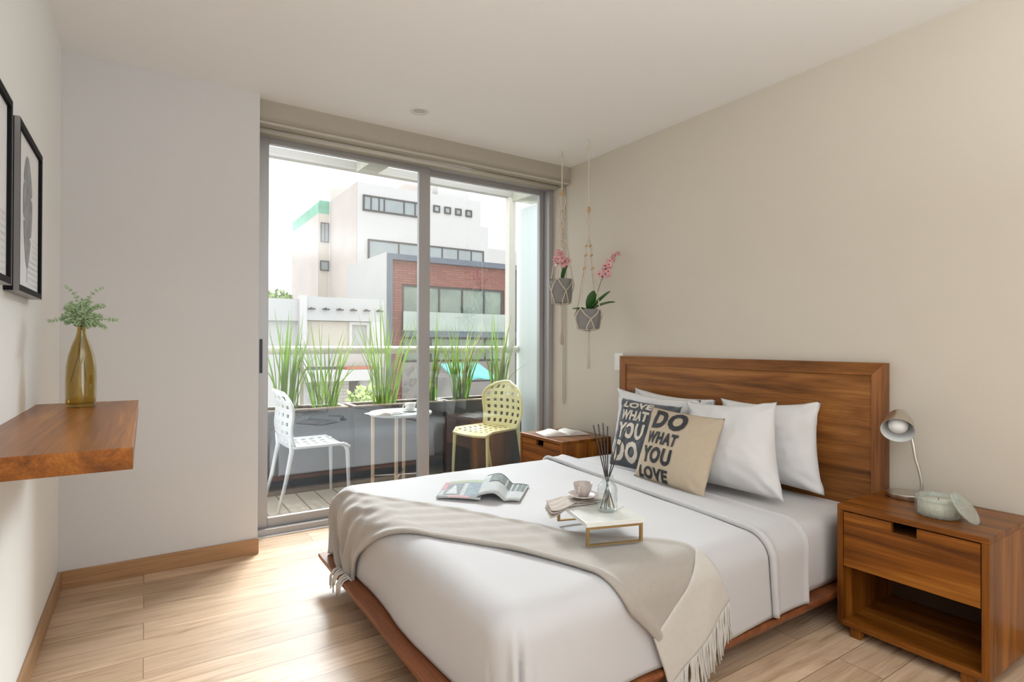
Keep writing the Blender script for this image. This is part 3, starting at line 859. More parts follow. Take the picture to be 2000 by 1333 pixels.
# ------------------------------------------------------------------ marble tray table with cup, napkin and reeds
TA = math.radians(-17.5)
tt = thing('tray_table', 'small white marble tray table on brass loop legs standing on the bed', 'table', (1.272, 1.475, .486), TA)
TWd, TDp, TH_ = .222, .31, .084
obj('marble_top', boxes(((0, 0, TH_-.016), (TWd, TDp, TH_))), MARBLE, tt, bevel=.001)
def loop(y):
    b = .010
    return boxes(((.004, y, 0), (.004+b, y+b, TH_-.016)), ((TWd-.014, y, 0), (TWd-.004, y+b, TH_-.016)), ((.014, y, 0), (TWd-.014, y+b, .006)), ((.014, y, TH_-.026), (TWd-.014, y+b, TH_-.016)))
obj('leg_loop', loop(.006), BRASS, tt); obj('leg_loop', loop(TDp-.016), BRASS, tt)
def on_table(x, y, z=0):
    c, s = math.cos(TA), math.sin(TA)
    return V((1.272 + c*x - s*y, 1.475 + s*x + c*y, .486+TH_+z))
# vein as part of the top
vein = bmesh.new()
grid(lambda a, b: V((.13+.085*a, .09+.05*a+.006*b+.004*math.sin(a*9), TH_+.0006)), 12, 1, vein)
obj('grey_vein', vein, mat('marble_vein', (.42, .44, .43), .25, var=.2, vscale=60), tt.children[0])
# reed diffuser
BCt = V((1.432, 1.545, .486+TH_))
rd = thing('reed_diffuser', 'clear glass bottle with black reeds on the marble tray table', 'diffuser', BCt)
prof_b = [(0, .0015), (.032, .001), (.0365, .005), (.037, .02), (.0375, .05), (.037, .078), (.034, .092), (.026, .101), (.020, .106), (.0195, .120), (.023, .123), (.023, .130), (.0195, .131)]
obj('bottle', lat(prof_b + [(r-.0025, max(z, .006)) for r, z in prof_b[::-1][1:-1]] + [(0, .006)], 40), CLEAR, rd, smooth=True)
tips = [V((1.356, 1.537, .893)), V((1.373, 1.530, .896)), V((1.409, 1.545, .896)), V((1.416, 1.528, .885)), V((1.492, 1.540, .882)), V((1.522, 1.537, .874))]
rb_ = bmesh.new()
for i, tpt in enumerate(tips):
    mid = BCt + V(((i-2.5)*.003, .0, .118))
    bot = BCt + (mid-BCt)*0 + V(((2.5-i)*.010, ((i % 2)-.5)*.02, .009))
    obj('reed', tubes([([bot, mid, tpt], .0024)], n=6), REED, rd, world=True)
# napkin
nk = thing('napkin', 'crumpled greige linen napkin under the cup on the tray table', 'napkin', on_table(.03, .26))
NP = [(-.105, .135), (-.05, .30), (.235, .30), (.09, .175)]
def napk(layer):
    c0, c1, c2, c3 = [V(p) for p in [(-.075, .165), (-.055, .285), (.20, .295), (.165, .215)]]
    def fn(a, b):
        P = (c0*(1-a)+c3*a)*(1-b) + (c1*(1-a)+c2*a)*b
        W = on_table(P.x, P.y)
        over = sm(.02-P.x, 0, .08)
        z = .006 + layer*.0045 + .004*mnoise.noise(V((P.x*40, P.y*30, layer*5))) + .006*abs(math.sin(b*9+layer))*(1-a)**2
        W.z += z - over*(.030 - layer*.006)
        W.x += layer*.004; W.y += -(1-b)*layer*.006*math.sin(a*7)
        return W
    return grid(fn, 26, 18)
for l in range(3): solidify(obj('fold', napk(l), NAPKIN, nk, world=True, smooth=True), .0025)
# cup on saucer
cpos = on_table(.085, .235, .0215)
sau = thing('saucer', 'small scalloped ceramic saucer under the tea cup', 'saucer', cpos)
fl = lambda a, z: 1 + .035*abs(math.sin(a*5))
obj('saucer_dish', lat([(0, .0), (.025, 0), (.045, .006), (.058, .013), (.0565, .0155), (.044, .009), (.024, .0035), (0, .0035)], 60, rfun=fl), CERAM, sau, smooth=True)
cup = thing('tea_cup', 'blush grey fluted tea cup standing on the saucer', 'cup', cpos + V((0, 0, .0037)))
flc = lambda a, z: 1 + .02*math.cos(a*10)*min(1, z*60)
obj('cup_bowl', lat([(0, .0), (.018, 0), (.020, .004), (.027, .012), (.033, .028), (.0365, .050), (.037, .052), (.0355, .052), (.031, .028), (.024, .014), (0, .010)], 60, rfun=flc), CERAM, cup, smooth=True)
hd = [(-.028, -.018, .044), (-.040, -.026, .042), (-.044, -.030, .030), (-.036, -.024, .018), (-.024, -.016, .016)]
obj('handle', tubes([([lerp_poly(hd, i/12) for i in range(13)], .0032)], n=8), CERAM, cup)

# ------------------------------------------------------------------ wall shelf, vase, pictures
shelf = obj('wall_shelf', boxes(((XL, 1.53, .90), (-.022, 2.775, .95))), WY, bevel=.0015)
tag(shelf, 'thick floating wooden shelf on the white left wall', 'shelf')
VC = V((-.198, 2.605, .951))
vs = thing('vase', 'tall amber glass vase on the floating shelf', 'vase', VC)
vp = [(0, .001), (.042, .001), (.0455, .006), (.0465, .04), (.047, .10), (.0455, .145), (.040, .185), (.030, .222), (.0185, .253), (.0140, .272), (.0140, .290), (.0165, .293)]
obj('glass_body', lat(vp + [(max(0, r-.003), max(z, .008)) for r, z in vp[::-1][:-1]] + [(0, .008)], 48), AMBER, vs, smooth=True)
fn_ = thing('fern_sprigs', 'bunch of small green fern sprigs in the amber vase', 'plant', VC + V((0, 0, .01)))
rnd = random.Random(5)
stems = bmesh.new(); lv = bmesh.new()
for s in range(74):
    if s < 5:
        ex, ey, ez = [(-.092, -.01, .020), (.108, .0, .030), (-.048, .01, .150), (.062, .0, .150), (.075, -.02, -.002)][s]
    else:
        a = rnd.uniform(0, 2*PI); rr = .078*rnd.random()**.6
        ex, ey, ez = rr*math.cos(a), rr*math.sin(a), rnd.uniform(.0, .128)*(1-.35*rr/.078)
    top = VC + V((0, 0, .290))
    tip = top + V((ex, ey, ez))
    mid = top + V((ex*.35, ey*.35, max(ez*.75, .03)))
    pts = [lerp_poly([top, mid, tip], i/12) for i in range(13)]
    tube(stems, pts, .0008, 4)
    for i in range(2, 13):
        t = (pts[min(i+1, 12)] - pts[i-1]).normalized()
        sd = t.cross(V((rnd.uniform(-.3, .3), rnd.uniform(-1, -.4), rnd.uniform(-.2, .6)))).normalized()
        for sg in (-1, 1):
            c = pts[i]; L_ = .0140*(1.15-i/22) * rnd.uniform(.8, 1.2)
            d = (sd*sg + t*.45).normalized()
            e = d.cross(V((rnd.uniform(-.4, .4), 1, rnd.uniform(-.4, .4)))).normalized()*L_*.42
            vs_ = [lv.verts.new(c), lv.verts.new(c + d*L_*.5 + e), lv.verts.new(c + d*L_), lv.verts.new(c + d*L_*.5 - e)]
            lv.faces.new(vs_)
for k, (dx, dy) in enumerate(((-.022, 0), (.005, .01), (.012, -.008))):
    tube(stems, [lerp_poly([VC + V((0, 0, .29)), VC + V((dx*.3, dy, .20)), VC + V((dx*1.4, dy, .09))], i/8) for i in range(9)], .0013, 5)
obj('stems', stems, STEM, fn_, world=True)
obj('leaflets', lv, FERN, fn_, world=True)

def picture(y0, y1, z0, z1, label, which):
    t = thing('picture_frame', label, 'picture', (XL, (y0+y1)/2, z0))
    x0, x1, b = XL+.001, -.310, .019
    obj('frame', boxes(((x0, y0, z0), (x1, y0+b, z1)), ((x0, y1-b, z0), (x1, y1, z1)), ((x0, y0+b, z0), (x1, y1-b, z0+b)), ((x0, y0+b, z1-b), (x1, y1-b, z1))), FRAMEB, t, world=True)
    obj('frame_edge', boxes(((x1-.012, y0-.0008, z0-.0008), (x1+.0006, y0+.003, z1+.0008)), ((x1-.012, y1-.003, z0-.0008), (x1+.0006, y1+.0008, z1+.0008)), ((x0, y0+.003, z0-.0012), (x1+.0006, y1-.003, z0)), ((x0, y0+.003, z1), (x1+.0006, y1-.003, z1+.0012))), FRAMEE, t, world=True)
    xp = x1-.009
    pr = obj('print', boxes(((xp-.004, y0+b, z0+b), (xp, y1-b, z1-b))), PAPER, t, world=True)
    # the printed leaf: a banana leaf with splits
    cy, w_, h_ = (y0+y1)/2-.02, .11, (z1-z0)*.70
    zb = z0+.085
    bm = bmesh.new()
    n = 60; L0 = []; R0 = []
    for i in range(n+1):
        s = i/n
        wd = w_*math.sin(PI*min(1, s*.97+.015))**.6*(.62+.38*s)
        zc = zb + s*h_
        def notch(k0, dep, sgn): return 1 - dep*math.exp(-((s-k0)/.014)**2)
        L0.append((cy + wd*notch(.28, .45, 1)*notch(.66, .35, 1), zc)); R0.append((cy - wd*.8*notch(.42, .5, 1)*notch(.75, .3, 1), zc))
    A = [bm.verts.new((xp+.0008, y, z)) for y, z in L0]; M_ = [bm.verts.new((xp+.0008, cy+.004*math.sin(i/9), z)) for i, (y, z) in enumerate(L0)]; B = [bm.verts.new((xp+.0008, y, z)) for y, z in R0]
    for i in range(n):
        bm.faces.new((A[i], A[i+1], M_[i+1], M_[i])); bm.faces.new((M_[i], M_[i+1], B[i+1], B[i]))
    obj('printed_leaf', bm, LEAFINK, pr, world=True)
    obj('printed_stem', boxes(((xp, cy-.002, zb-.045), (xp+.001, cy+.002, zb+.02))), LEAFINK, pr, world=True)
    d = bmesh.new(); rn = random.Random(which)
    for i in range(7):
        for j in range(9):
            yy = y1-b-.03 - i*.026 + rn.uniform(-.002, .002); zz = z0+b+.018+j*.019
            if zz > zb+.03 and yy < cy+.10: continue
            r = .0035
            d.faces.new([d.verts.new((xp+.0007, yy+r*math.cos(k*PI/3), zz+1.3*r*math.sin(k*PI/3))) for k in range(6)])
    obj('printed_dots', d, DOTINK, pr, world=True)
picture(2.156, 2.588, 1.338, 1.846, 'framed grey banana leaf print on the left wall, nearer the corner', 3)
picture(1.622, 2.052, 1.344, 1.850, 'black picture frame cut off by the left edge of the view', 4)

# ------------------------------------------------------------------ hanging planters
def rope(bm, pts, r=.0032, n=6, twist=True):
    k = max(6, int(sum((V(a)-V(b)).length for a, b in zip(pts, pts[1:]))/.012))
    P = [lerp_poly(pts, i/k) for i in range(k+1)]
    tube(bm, P, [r*(1 + (.18 if i % 2 else 0)) for i in range(k+1)] if twist else r, n)
def hanger(c, knots, rim_z, base_z, rt, rbm, tassel_z, label, beads, style, rot):
    cx, cy = c
    t = thing('macrame_hanger', label, 'plant hanger', (cx, cy, 2.6))
    bm = bmesh.new()
    def bead(c, r_, sz=1.0):
        b_ = bmesh.new(); sphere(b_, c, r_, sz=sz); obj('wooden_bead', b_, BEAD, t, world=True, smooth=True)
    zb = knots[0]
    rope(bm, [(cx, cy, 2.585), (cx, cy, (2.585+zb)/2), (cx, cy, zb)], .0048)
    sphere(bm, (cx, cy, 2.535), .012, sz=1.6)
    bead((cx, cy, zb-.012), .013, 1.9)
    z = knots[1]
    if style == 1:     # long braid opening below the bead
        for k in range(4):
            a = rot + k*PI/2
            pts = [(cx, cy, zb-.03), (cx+.030*math.cos(a), cy+.030*math.sin(a), zb-.06)]
            for q in range(5):
                zz = zb-.13 - q*.05; rr = .012 + .010*(q % 2)
                pts.append((cx+rr*math.cos(a+q*.5), cy+rr*math.sin(a+q*.5), zz))
            pts.append((cx+.03*math.cos(a), cy+.03*math.sin(a), z-.02))
            pts.append((cx+rt*1.05*math.cos(a), cy+rt*1.05*math.sin(a), rim_z+.004))
            rope(bm, pts, .0042)
        for q in range(7):
            sphere(bm, (cx, cy, zb-.12-q*.045), .012, sz=1.9)
    else:
        for sg in (-1, 1):
            rope(bm, [(cx, cy, zb-.03), (cx+sg*.016, cy-sg*.008, zb-.075), (cx+sg*.013, cy, zb-.105), (cx, cy, zb-.15), (cx, cy, zb-.22)], .0042)
        sphere(bm, (cx, cy, zb-.19), .009, sz=4)
        for k in range(4):
            a = rot + k*PI/2
            rope(bm, [(cx, cy, zb-.2), (cx+.020*math.cos(a), cy+.020*math.sin(a), z), (cx+.040*math.cos(a), cy+.040*math.sin(a), z-.16), (cx+.06*math.cos(a), cy+.06*math.sin(a), z-.26), (cx+rt*1.06*math.cos(a), cy+rt*1.06*math.sin(a), rim_z+.006)], .0038)
            for dz, rr in ((0, .020), (-.065, .028), (-.155, .040)):
                bead((cx+rr*math.cos(a), cy+rr*math.sin(a), z+dz), .0085)
            for q in range(6):
                f = q/6
                bead((cx+(.042+.02*f)*math.cos(a), cy+(.042+.02*f)*math.sin(a), z-.19-.08*f), .0042)
    # net under the pot
    for k in range(4):
        a = rot + k*PI/2
        for sg in (-1, 1):
            am = a + sg*PI/4
            mz = rim_z - (rim_z-base_z)*.52
            rm = rt - (rt-rbm)*.5 + .004
            rope(bm, [(cx+rt*1.05*math.cos(a), cy+rt*1.05*math.sin(a), rim_z+.004), (cx+(rm+.012)*math.cos(a+sg*.35), cy+(rm+.012)*math.sin(a+sg*.35), (rim_z+mz)/2), (cx+(rm+.004)*math.cos(am), cy+(rm+.004)*math.sin(am), mz)], .0036)
            rope(bm, [(cx+(rm+.004)*math.cos(am), cy+(rm+.004)*math.sin(am), mz), (cx+(rbm+.004)*math.cos(am-sg*.3), cy+(rbm+.004)*math.sin(am-sg*.3), base_z+.012), (cx+(rbm+.0)*math.cos(am-sg*.3), cy+(rbm+.0)*math.sin(am-sg*.3), base_z-.004), (cx, cy, base_z-.018)], .0036)
        sphere(bm, (cx+rt*1.05*math.cos(a), cy+rt*1.05*math.sin(a), rim_z+.004), .007)
    sphere(bm, (cx, cy, base_z-.022), .013, sz=1.3)
    rn = random.Random(int(rim_z*100))
    for i in range(14):
        a = i*2.4; r0 = .006
        e = (cx+rn.uniform(-.016, .016), cy+rn.uniform(-.012, .012), tassel_z+rn.uniform(0, .03))
        rope(bm, [(cx+r0*math.cos(a), cy+r0*math.sin(a), base_z-.03), (cx+r0*1.2*math.cos(a), cy+r0*1.2*math.sin(a), (base_z*1.2+tassel_z)/2.2), e], .0026, 5)
    obj('rope_net', bm, ROPE, t, world=True)
    hk = bmesh.new()
    tube(hk, [(cx, cy, 2.600), (cx, cy, 2.592), (cx+.006, cy, 2.586), (cx, cy, 2.578)], .0018, 6)
    obj('ceiling_hook', hk, STEEL, t, world=True)
    return t
def pot(c, rim_z, base_z, rt, rbm, label):
    h = rim_z-base_z
    t = thing('flower_pot', label, 'pot', (c[0], c[1], base_z))
    obj('pot_wall', lat([(0, 0), (rbm-.006, 0), (rbm, .006), (rt, h-.002), (rt-.003, h), (rt-.009, h-.002), (rt-.012, h*.7), (0, h*.7)], 40), POT, t, smooth=False)
    auto_smooth(t.children[0])
    obj('soil', lat([(0, h-.018), (rt-.010, h-.018)], 24), SOIL, t)
    return t
hanger((2.547, 3.236), (2.30, 1.96), 1.659, 1.487, .080, .066, 1.176, 'braided macrame hanger nearer the window', None, 1, .5)
hanger((2.553, 2.948), (2.125, 1.862), 1.424, 1.292, .087, .074, 1.011, 'macrame hanger with rows of wooden beads, nearer the headboard', None, 2, .25)
pot((2.547, 3.236), 1.659, 1.487, .080, .066, 'grey pot in the macrame hanger nearer the window')
pot((2.553, 2.948), 1.424, 1.292, .087, .074, 'grey pot in the beaded macrame hanger')
def leafblade(bm, base, dirv, L_, w_, droop, up):
    d = V(dirv).normalized(); s = d.cross(V((0, 0, 1))).normalized()
    def fn(a, b):
        wd = w_*math.sin(PI*min(.99, (a*.93+.05)))**.7
        c = V(base) + d*L_*a + V((0, 0, up*a - droop*a*a))
        return c + s*wd*(b-.5) + V((0, 0, abs(b-.5)*wd*.35))
    grid(fn, 12, 4, bm)
def orchid(c, z, spike, leaves, label, nfl, seed, wide=1.6):
    rn = random.Random(seed)
    t = thing('orchid', label, 'plant', (c[0], c[1], z))
    lb = bmesh.new()
    for (dx, dy, L_, w_, up, dr) in leaves: leafblade(lb, (c[0], c[1], z-.01), (dx, dy, 0), L_, w_, dr, up)
    solidify(obj('leaves', lb, LEAF, t, world=True, smooth=True), .003)
    P = [lerp_poly(spike, i/20) for i in range(21)]
    sb = bmesh.new(); tube(sb, P, .0022, 6); obj('flower_stem', sb, STEM, t, world=True)
    for i in range(nfl):
        fb = bmesh.new()
        s = .55 + .43*i/nfl
        ctr = lerp_poly(spike, s) + V((rn.uniform(-.03, .03), rn.uniform(-.02, .02), rn.uniform(-.015, .015)))*(1.25-s)*wide
        nn = V((rn.uniform(-1, -.1), rn.uniform(-1, .1), rn.uniform(-.3, .4))).normalized()
        a1 = nn.orthogonal().normalized(); a2 = nn.cross(a1)
        sz = .024*(1.35-s)/.6
        for k in range(5):
            an = k*2*PI/5 + rn.random()
            d = a1*math.cos(an) + a2*math.sin(an); e = nn.cross(d)
            fs = [ctr, ctr + d*sz*.5 + e*sz*.36 + nn*.003, ctr + d*sz + nn*.006, ctr + d*sz*.5 - e*sz*.36 + nn*.003]
            fb.faces.new([fb.verts.new(p) for p in fs])
        sphere(fb, ctr + nn*.004, sz*.2, 6, 4, m=1)
        obj('flower', fb, [PETAL, PETALC], t, world=True)
orchid((2.553, 2.948), 1.415, [(2.553, 2.948, 1.41), (2.60, 2.93, 1.50), (2.655, 2.935, 1.62), (2.71, 2.935, 1.72), (2.765, 2.93, 1.795), (2.825, 2.93, 1.845)],
       [(1, -.45, .19, .085, .12, .05), (.7, -1, .15, .085, .15, .01), (-.2, -.6, .09, .07, .15, .01), (-1, .1, .13, .055, .06, .04), (1, .6, .12, .07, .17, .03)],
       'pink orchid spray leaning out of the beaded hanger', 26, 1)
orchid((2.547, 3.236), 1.650, [(2.547, 3.236, 1.65), (2.535, 3.22, 1.70), (2.53, 3.215, 1.74), (2.52, 3.21, 1.79), (2.51, 3.215, 1.83), (2.495, 3.22, 1.86)],
       [(-1, .2, .10, .035, .04, .03), (.2, -.4, .05, .03, .16, .02), (-.3, -.8, .05, .03, .12, .02)],
       'pink orchid cluster upright in the pot nearer the window', 36, 2, wide=2.6)

# ------------------------------------------------------------------ balcony
DECK = brick_mat('grey_deck_tiles', (0.40, 0.40, 0.36), (0.48, 0.47, 0.43), (0.12, 0.11, 0.10), 0.145, 0.60, 0.006)
CONC = mat('raw_concrete', (0.46, 0.45, 0.38), 0.85, var=.3, vscale=5, bump=.2, bscale=30)
CREAMM = mat('cream_painted_steel', (0.74, 0.70, 0.63), 0.45, var=.03)
BEAMM = mat('grey_beam_paint', (0.50, 0.48, 0.45), 0.6, var=.08)
PALEB = mat('pale_blue_screen_wall', (0.70, 0.78, 0.79), 0.6, var=.03, vscale=1.5)
PLANTERM = mat('charcoal_planter', (0.07, 0.075, 0.085), 0.55, var=.25, vscale=5)
RIM = mat('planter_rim', (0.42, 0.33, 0.27), 0.7, var=.15)
struct('floor_balcony', boxes(((-1.2, 3.73, -.14), (3.5, 5.14, -.02))), DECK)
struct('wall_balcony_side', boxes(((3.39, 3.9, -.02), (3.50, 5.10, 2.64))), PALEB)
struct('wall_facade', boxes(((-1.2, 3.90, -.02), (XC+.0, 3.96, 3.2)), ((XR, 3.90, -.02), (3.5, 3.96, 3.2)), ((XC, 3.90, 2.56), (XR, 3.96, 3.2))), WHITE_WALL)
bf = obj('balcony_beam', boxes(((-1.6, 5.055, 2.765), (4.4, 5.135, 2.845))), BEAMM, bevel=.004); bf['kind'] = 'structure'; bf.name = 'trim_2'
po = obj('trim_3', boxes(((3.262, 5.055, -.02), (3.345, 5.135, 2.765))), CREAMM, bevel=.004); po['kind'] = 'structure'
for nm, x0, x1, zb_ in (('trim_4', 1.60, 1.775, 2.745), ('trim_5', 3.30, 3.56, 2.72)):
    bm = bmesh.new()
    a = [bm.verts.new((x0, y, z)) for y, z in ((3.96, zb_-.04), (5.05, zb_), (5.05, 3.02), (3.96, 3.10))]
    b = [bm.verts.new((x1, y, z)) for y, z in ((3.96, zb_-.04), (5.05, zb_), (5.05, 3.02), (3.96, 3.10))]
    bm.faces.new(a[::-1]); bm.faces.new(b)
    for i in range(4): bm.faces.new((a[i], a[(i+1)%4], b[(i+1)%4], b[i]))
    o = obj(nm, bm, CONC); o['kind'] = 'structure'
rl = thing('balcony_railing', 'cream painted horizontal rail along the balcony edge behind the grasses', 'railing', (1.1, 5.09, -.02))
obj('top_rail', tubes([([(-1.2, 5.07, 1.125), (3.385, 5.07, 1.125)], .036)], n=16), CREAMM, rl, world=True)
for x in (-.9, 1.12): obj('baluster', boxes(((x, 5.06, -.02), (x+.03, 5.10, 1.10))), CREAMM, rl, world=True)

def planter(x0, x1, label):
    t = thing('planter', label, 'planter', ((x0+x1)/2, 4.86, -.02))
    y0, y1, z0, z1, k = 4.72, 5.01, -.02, .655, .022
    obj('trough', boxes(((x0, y0, z0), (x1, y0+k, z1-.012)), ((x0, y1-k, z0), (x1, y1, z1-.012)), ((x0, y0+k, z0), (x0+k, y1-k, z1-.012)), ((x1-k, y0+k, z0), (x1, y1-k, z1-.012)), ((x0+k, y0+k, z0), (x1-k, y1-k, z0+.03))), PLANTERM, t, world=True)
    obj('rim', boxes(((x0-.005, y0-.005, z1-.012), (x1+.005, y0+k+.004, z1)), ((x0-.005, y1-k-.004, z1-.012), (x1+.005, y1+.005, z1)), ((x0-.005, y0+k+.004, z1-.012), (x0+k+.004, y1-k-.004, z1)), ((x1-k-.004, y0+k+.004, z1-.012), (x1+.005, y1-k-.004, z1))), RIM, t, world=True)
    obj('soil', boxes(((x0+k, y0+k, .55), (x1-k, y1-k, .60))), SOIL, t, world=True)
planter(.15, 1.43, 'long charcoal planter trough behind the white chair')
planter(1.49, 2.32, 'charcoal planter trough behind the small round table')
planter(2.36, 3.20, 'charcoal planter trough behind the yellow chair')

def blade_mat(name, col, tr):
    m = mat(name, col, 0.45, var=.5, vscale=5)
    nt = m.node_tree; p = nt.nodes['Principled BSDF']; out = nt.nodes['Material Output']
    t = N(nt, 'ShaderNodeBsdfTranslucent'); t.inputs[0].default_value = (*tr, 1)
    mx = N(nt, 'ShaderNodeMixShader'); mx.inputs[0].default_value = .45
    nt.links.new(p.outputs[0], mx.inputs[1]); nt.links.new(t.outputs[0], mx.inputs[2]); nt.links.new(mx.outputs[0], out.inputs['Surface'])
    return m
BL1 = blade_mat('grass_blade_green', (0.085, 0.19, 0.03), (0.20, 0.36, 0.05))
BL2 = blade_mat('dry_grass_blade', (0.42, 0.38, 0.24), (0.5, 0.44, 0.26))
def grass(x, y, n, hgt, spread, ndry, label, seed, extra=()):
    rn = random.Random(seed)
    t = thing('ornamental_grass', label, 'plant', (x, y, .60), 0, 'grasses in the balcony planters')
    def blade(bm, base, tip, w_, bend):
        base, tip = V(base), V(tip)
        mid = (base+tip)/2 + V((0, 0, bend)) - V(((tip-base).x, (tip-base).y, 0))*.12
        sd = V((1, 0, 0)) if rn.random() < .6 else V((.7, .7, 0))
        k = 9; L0 = []; R0 = []
        for i in range(k+1):
            s = i/k; c = lerp_poly([base, mid, tip], s)
            ww = w_*(1-s**2.2)*.5 + .0006
            L0.append(bm.verts.new(c - sd*ww)); R0.append(bm.verts.new(c + sd*ww + V((0, .002, 0))))
        for i in range(k):
            bm.faces.new((L0[i], R0[i], R0[i+1], L0[i+1])).smooth = True
    g = bmesh.new()
    for i in range(int(n*.72)):
        a = rn.uniform(0, 2*PI); r = spread*1.12*rn.random()**.5
        h = hgt*1.12*rn.uniform(.62, 1.0)*(1 - .22*r/spread)
        b = (x + rn.uniform(-.05, .05) + .045*math.cos(a), y + rn.uniform(-.04, .04), .595)
        tip = (x + r*math.cos(a), y + r*.55*math.sin(a), .60+h)
        blade(g, b, tip, rn.uniform(.012, .021), rn.uniform(0, .03))
    for ex in extra: blade(g, (x, y, .6), ex, .012, .05)
    obj('green_blades', g, BL1, t, world=True)
    if ndry:
        g = bmesh.new()
        for i in range(ndry):
            a = rn.uniform(-.8, 1.0); r = spread*rn.uniform(.6, 1.35)
            blade(g, (x + rn.uniform(-.04, .04), y, .6), (x + r*math.cos(a), y + rn.uniform(-.1, .1), .60+hgt*rn.uniform(.55, .95)), rn.uniform(.006, .010), .04)
        obj('dry_blades', g, BL2, t, world=True)
grass(.97, 4.86, 46, .90, .24, 0, 'tall green grass clump at the left end, behind the white chair', 1)
grass(1.28, 4.86, 44, .80, .30, 3, 'green grass clump right of the white chair, leaning both ways', 2)
grass(1.80, 4.86, 46, 1.00, .32, 2, 'tall green grass clump behind the small round table', 3)
grass(2.24, 4.86, 38, .95, .26, 10, 'green grass clump just right of the middle window bar, with dry blades', 4)
grass(2.575, 4.86, 56, .92, .28, 14, 'bushy grass clump with straw coloured blades left of the yellow chair', 5)
grass(3.00, 4.86, 46, 1.00, .22, 8, 'grass clump above the back of the yellow chair', 6, extra=((3.34, 4.72, 1.02),))

# stacking chairs with a woven grid shell
def make_chair(label, loc, rz, m, group='openwork balcony chairs'):
    t = thing('balcony_chair', label, 'chair', loc, rz, None)
    hw = .215
    def seat(a, b):
        x = -.205 + .42*a; c = 2*b-1
        z = .452 + .010*c*c - .018*math.sin(PI*a)*(1-c*c) - .03*max(0, (a-.86)/.14)**2
        wd = hw*(1 - .06*(1-a)) * (1 - .10*max(0, (a-.88)/.12)**2)
        return V((x, c*wd, z))
    def back(a, b):
        c = 2*b-1
        z = .455 + .385*a
        wd = hw*(.93 + .16*math.sin(PI*min(1, a*.9)))
        if a > .70: wd *= math.sqrt(max(.12, 1-((a-.70)/.34)**2))
        x = -.205 - .045*math.sin(a*PI*.5) - .035*a*a + .045*c*c*(.5+a*.5) - .018*math.sin(a*PI*2)
        return V((x, c*wd, z + .02*(1-c*c)*a))
    hole = lambda i, j: i % 2 == 1 and j % 2 == 1 and 0 < i and 0 < j
    solidify(obj('seat', grid(seat, 13, 13, skip=hole, smooth=False), m, t), .012)
    solidify(obj('backrest', grid(back, 13, 13, skip=hole, smooth=False), m, t), .010)
    bm = bmesh.new()
    pts = [back(i/14, 0) for i in range(15)] + [back(1, j/10) for j in range(1, 10)] + [back(1-i/14, 1) for i in range(15)]
    tube(bm, pts, .011, 8)
    obj('back_rim', bm, m, t)
    bm = bmesh.new()
    pts = [seat(0, 0)] + [seat(i/8, 0) for i in range(1, 9)] + [seat(1, j/8) for j in range(1, 9)] + [seat(1-i/8, 1) for i in range(1, 9)]
    tube(bm, [p - V((0, 0, .008)) for p in pts], .012, 8)
    obj('seat_rim', bm, m, t)
    for s in (-1, 1):
        obj('leg', tubes([([(.185, s*.180, .445), (.200, s*.196, .40), (.206, s*.203, .20), (.210, s*.208, 0)], [.018, .016, .0135, .0105])], n=10), m, t)
        obj('leg', tubes([([(-.215, s*.195, .52), (-.205, s*.196, .43), (-.245, s*.200, .22), (-.30, s*.206, 0)], [.013, .017, .014, .0105])], n=10), m, t)
    return t
CHW = mat('white_chair_plastic', (0.70, 0.72, 0.73), 0.35)
CHY = mat('yellow_chair_plastic', (0.80, 0.75, 0.42), 0.4, var=.04)
make_chair('white openwork plastic chair at the left end of the balcony', (1.075, 4.425, -.02), .05, CHW)
make_chair('yellow openwork plastic chair right of the round table', (2.545, 4.31, -.02), math.radians(197), CHY)

bt = thing('bistro_table', 'small round white balcony table on straight bar legs between the chairs', 'table', (1.735, 4.30, -.02))
TABW = mat('pale_table_enamel', (0.66, 0.72, 0.73), 0.3)
LEGW = mat('warm_lit_table_leg', (0.72, 0.55, 0.42), 0.5)  # warm light on the legs is put into their colour
obj('table_top', lat([(0, .632), (.245, .632), (.250, .638), (.250, .650), (.246, .655), (0, .655)], 48), TABW, bt, smooth=True)
auto_smooth(bt.children[0])
LG = [(-.225, .02), (-.10, -.16), (.17, -.12), (.10, .18)]
for (x, y) in LG: obj('leg', boxes(((x-.011, y-.011, 0), (x+.011, y+.011, .632))), LEGW, bt, bevel=.002)
obj('cross_bar', tubes([([(-.225, .02, .16), (.17, -.12, .16)], .005), ([(-.10, -.16, .15), (.10, .18, .15)], .005)], n=6), STEEL, bt)
TZ = -.02 + .655
cs = thing('coffee_saucer', 'white saucer on the balcony table', 'saucer', (1.80, 4.26, TZ+.001))
obj('dish', lat([(0, 0), (.035, 0), (.070, .010), (.069, .013), (.034, .004), (0, .004)], 40), PLASTW, cs, smooth=True)
cc = thing('coffee_cup', 'white coffee cup on the balcony table', 'cup', (1.80, 4.26, TZ+.0055))
obj('cup_bowl', lat([(0, 0), (.030, 0), (.036, .01), (.044, .062), (.042, .062), (.034, .012), (0, .008)], 40), PLASTW, cc, smooth=True)
obj('handle', tubes([([(-.040, -.004, .052), (-.062, -.006, .048), (-.066, -.006, .030), (-.058, -.006, .017), (-.036, -.004, .015)], .0045)], n=8), PLASTW, cc)
om, omp = open_book('balcony_magazine', 'open magazine drooping over the edge of the balcony table', 'magazine', (1.575, 4.21, TZ+.002), .12, .27, .19, PAGE, thick=.006, lift=.010)

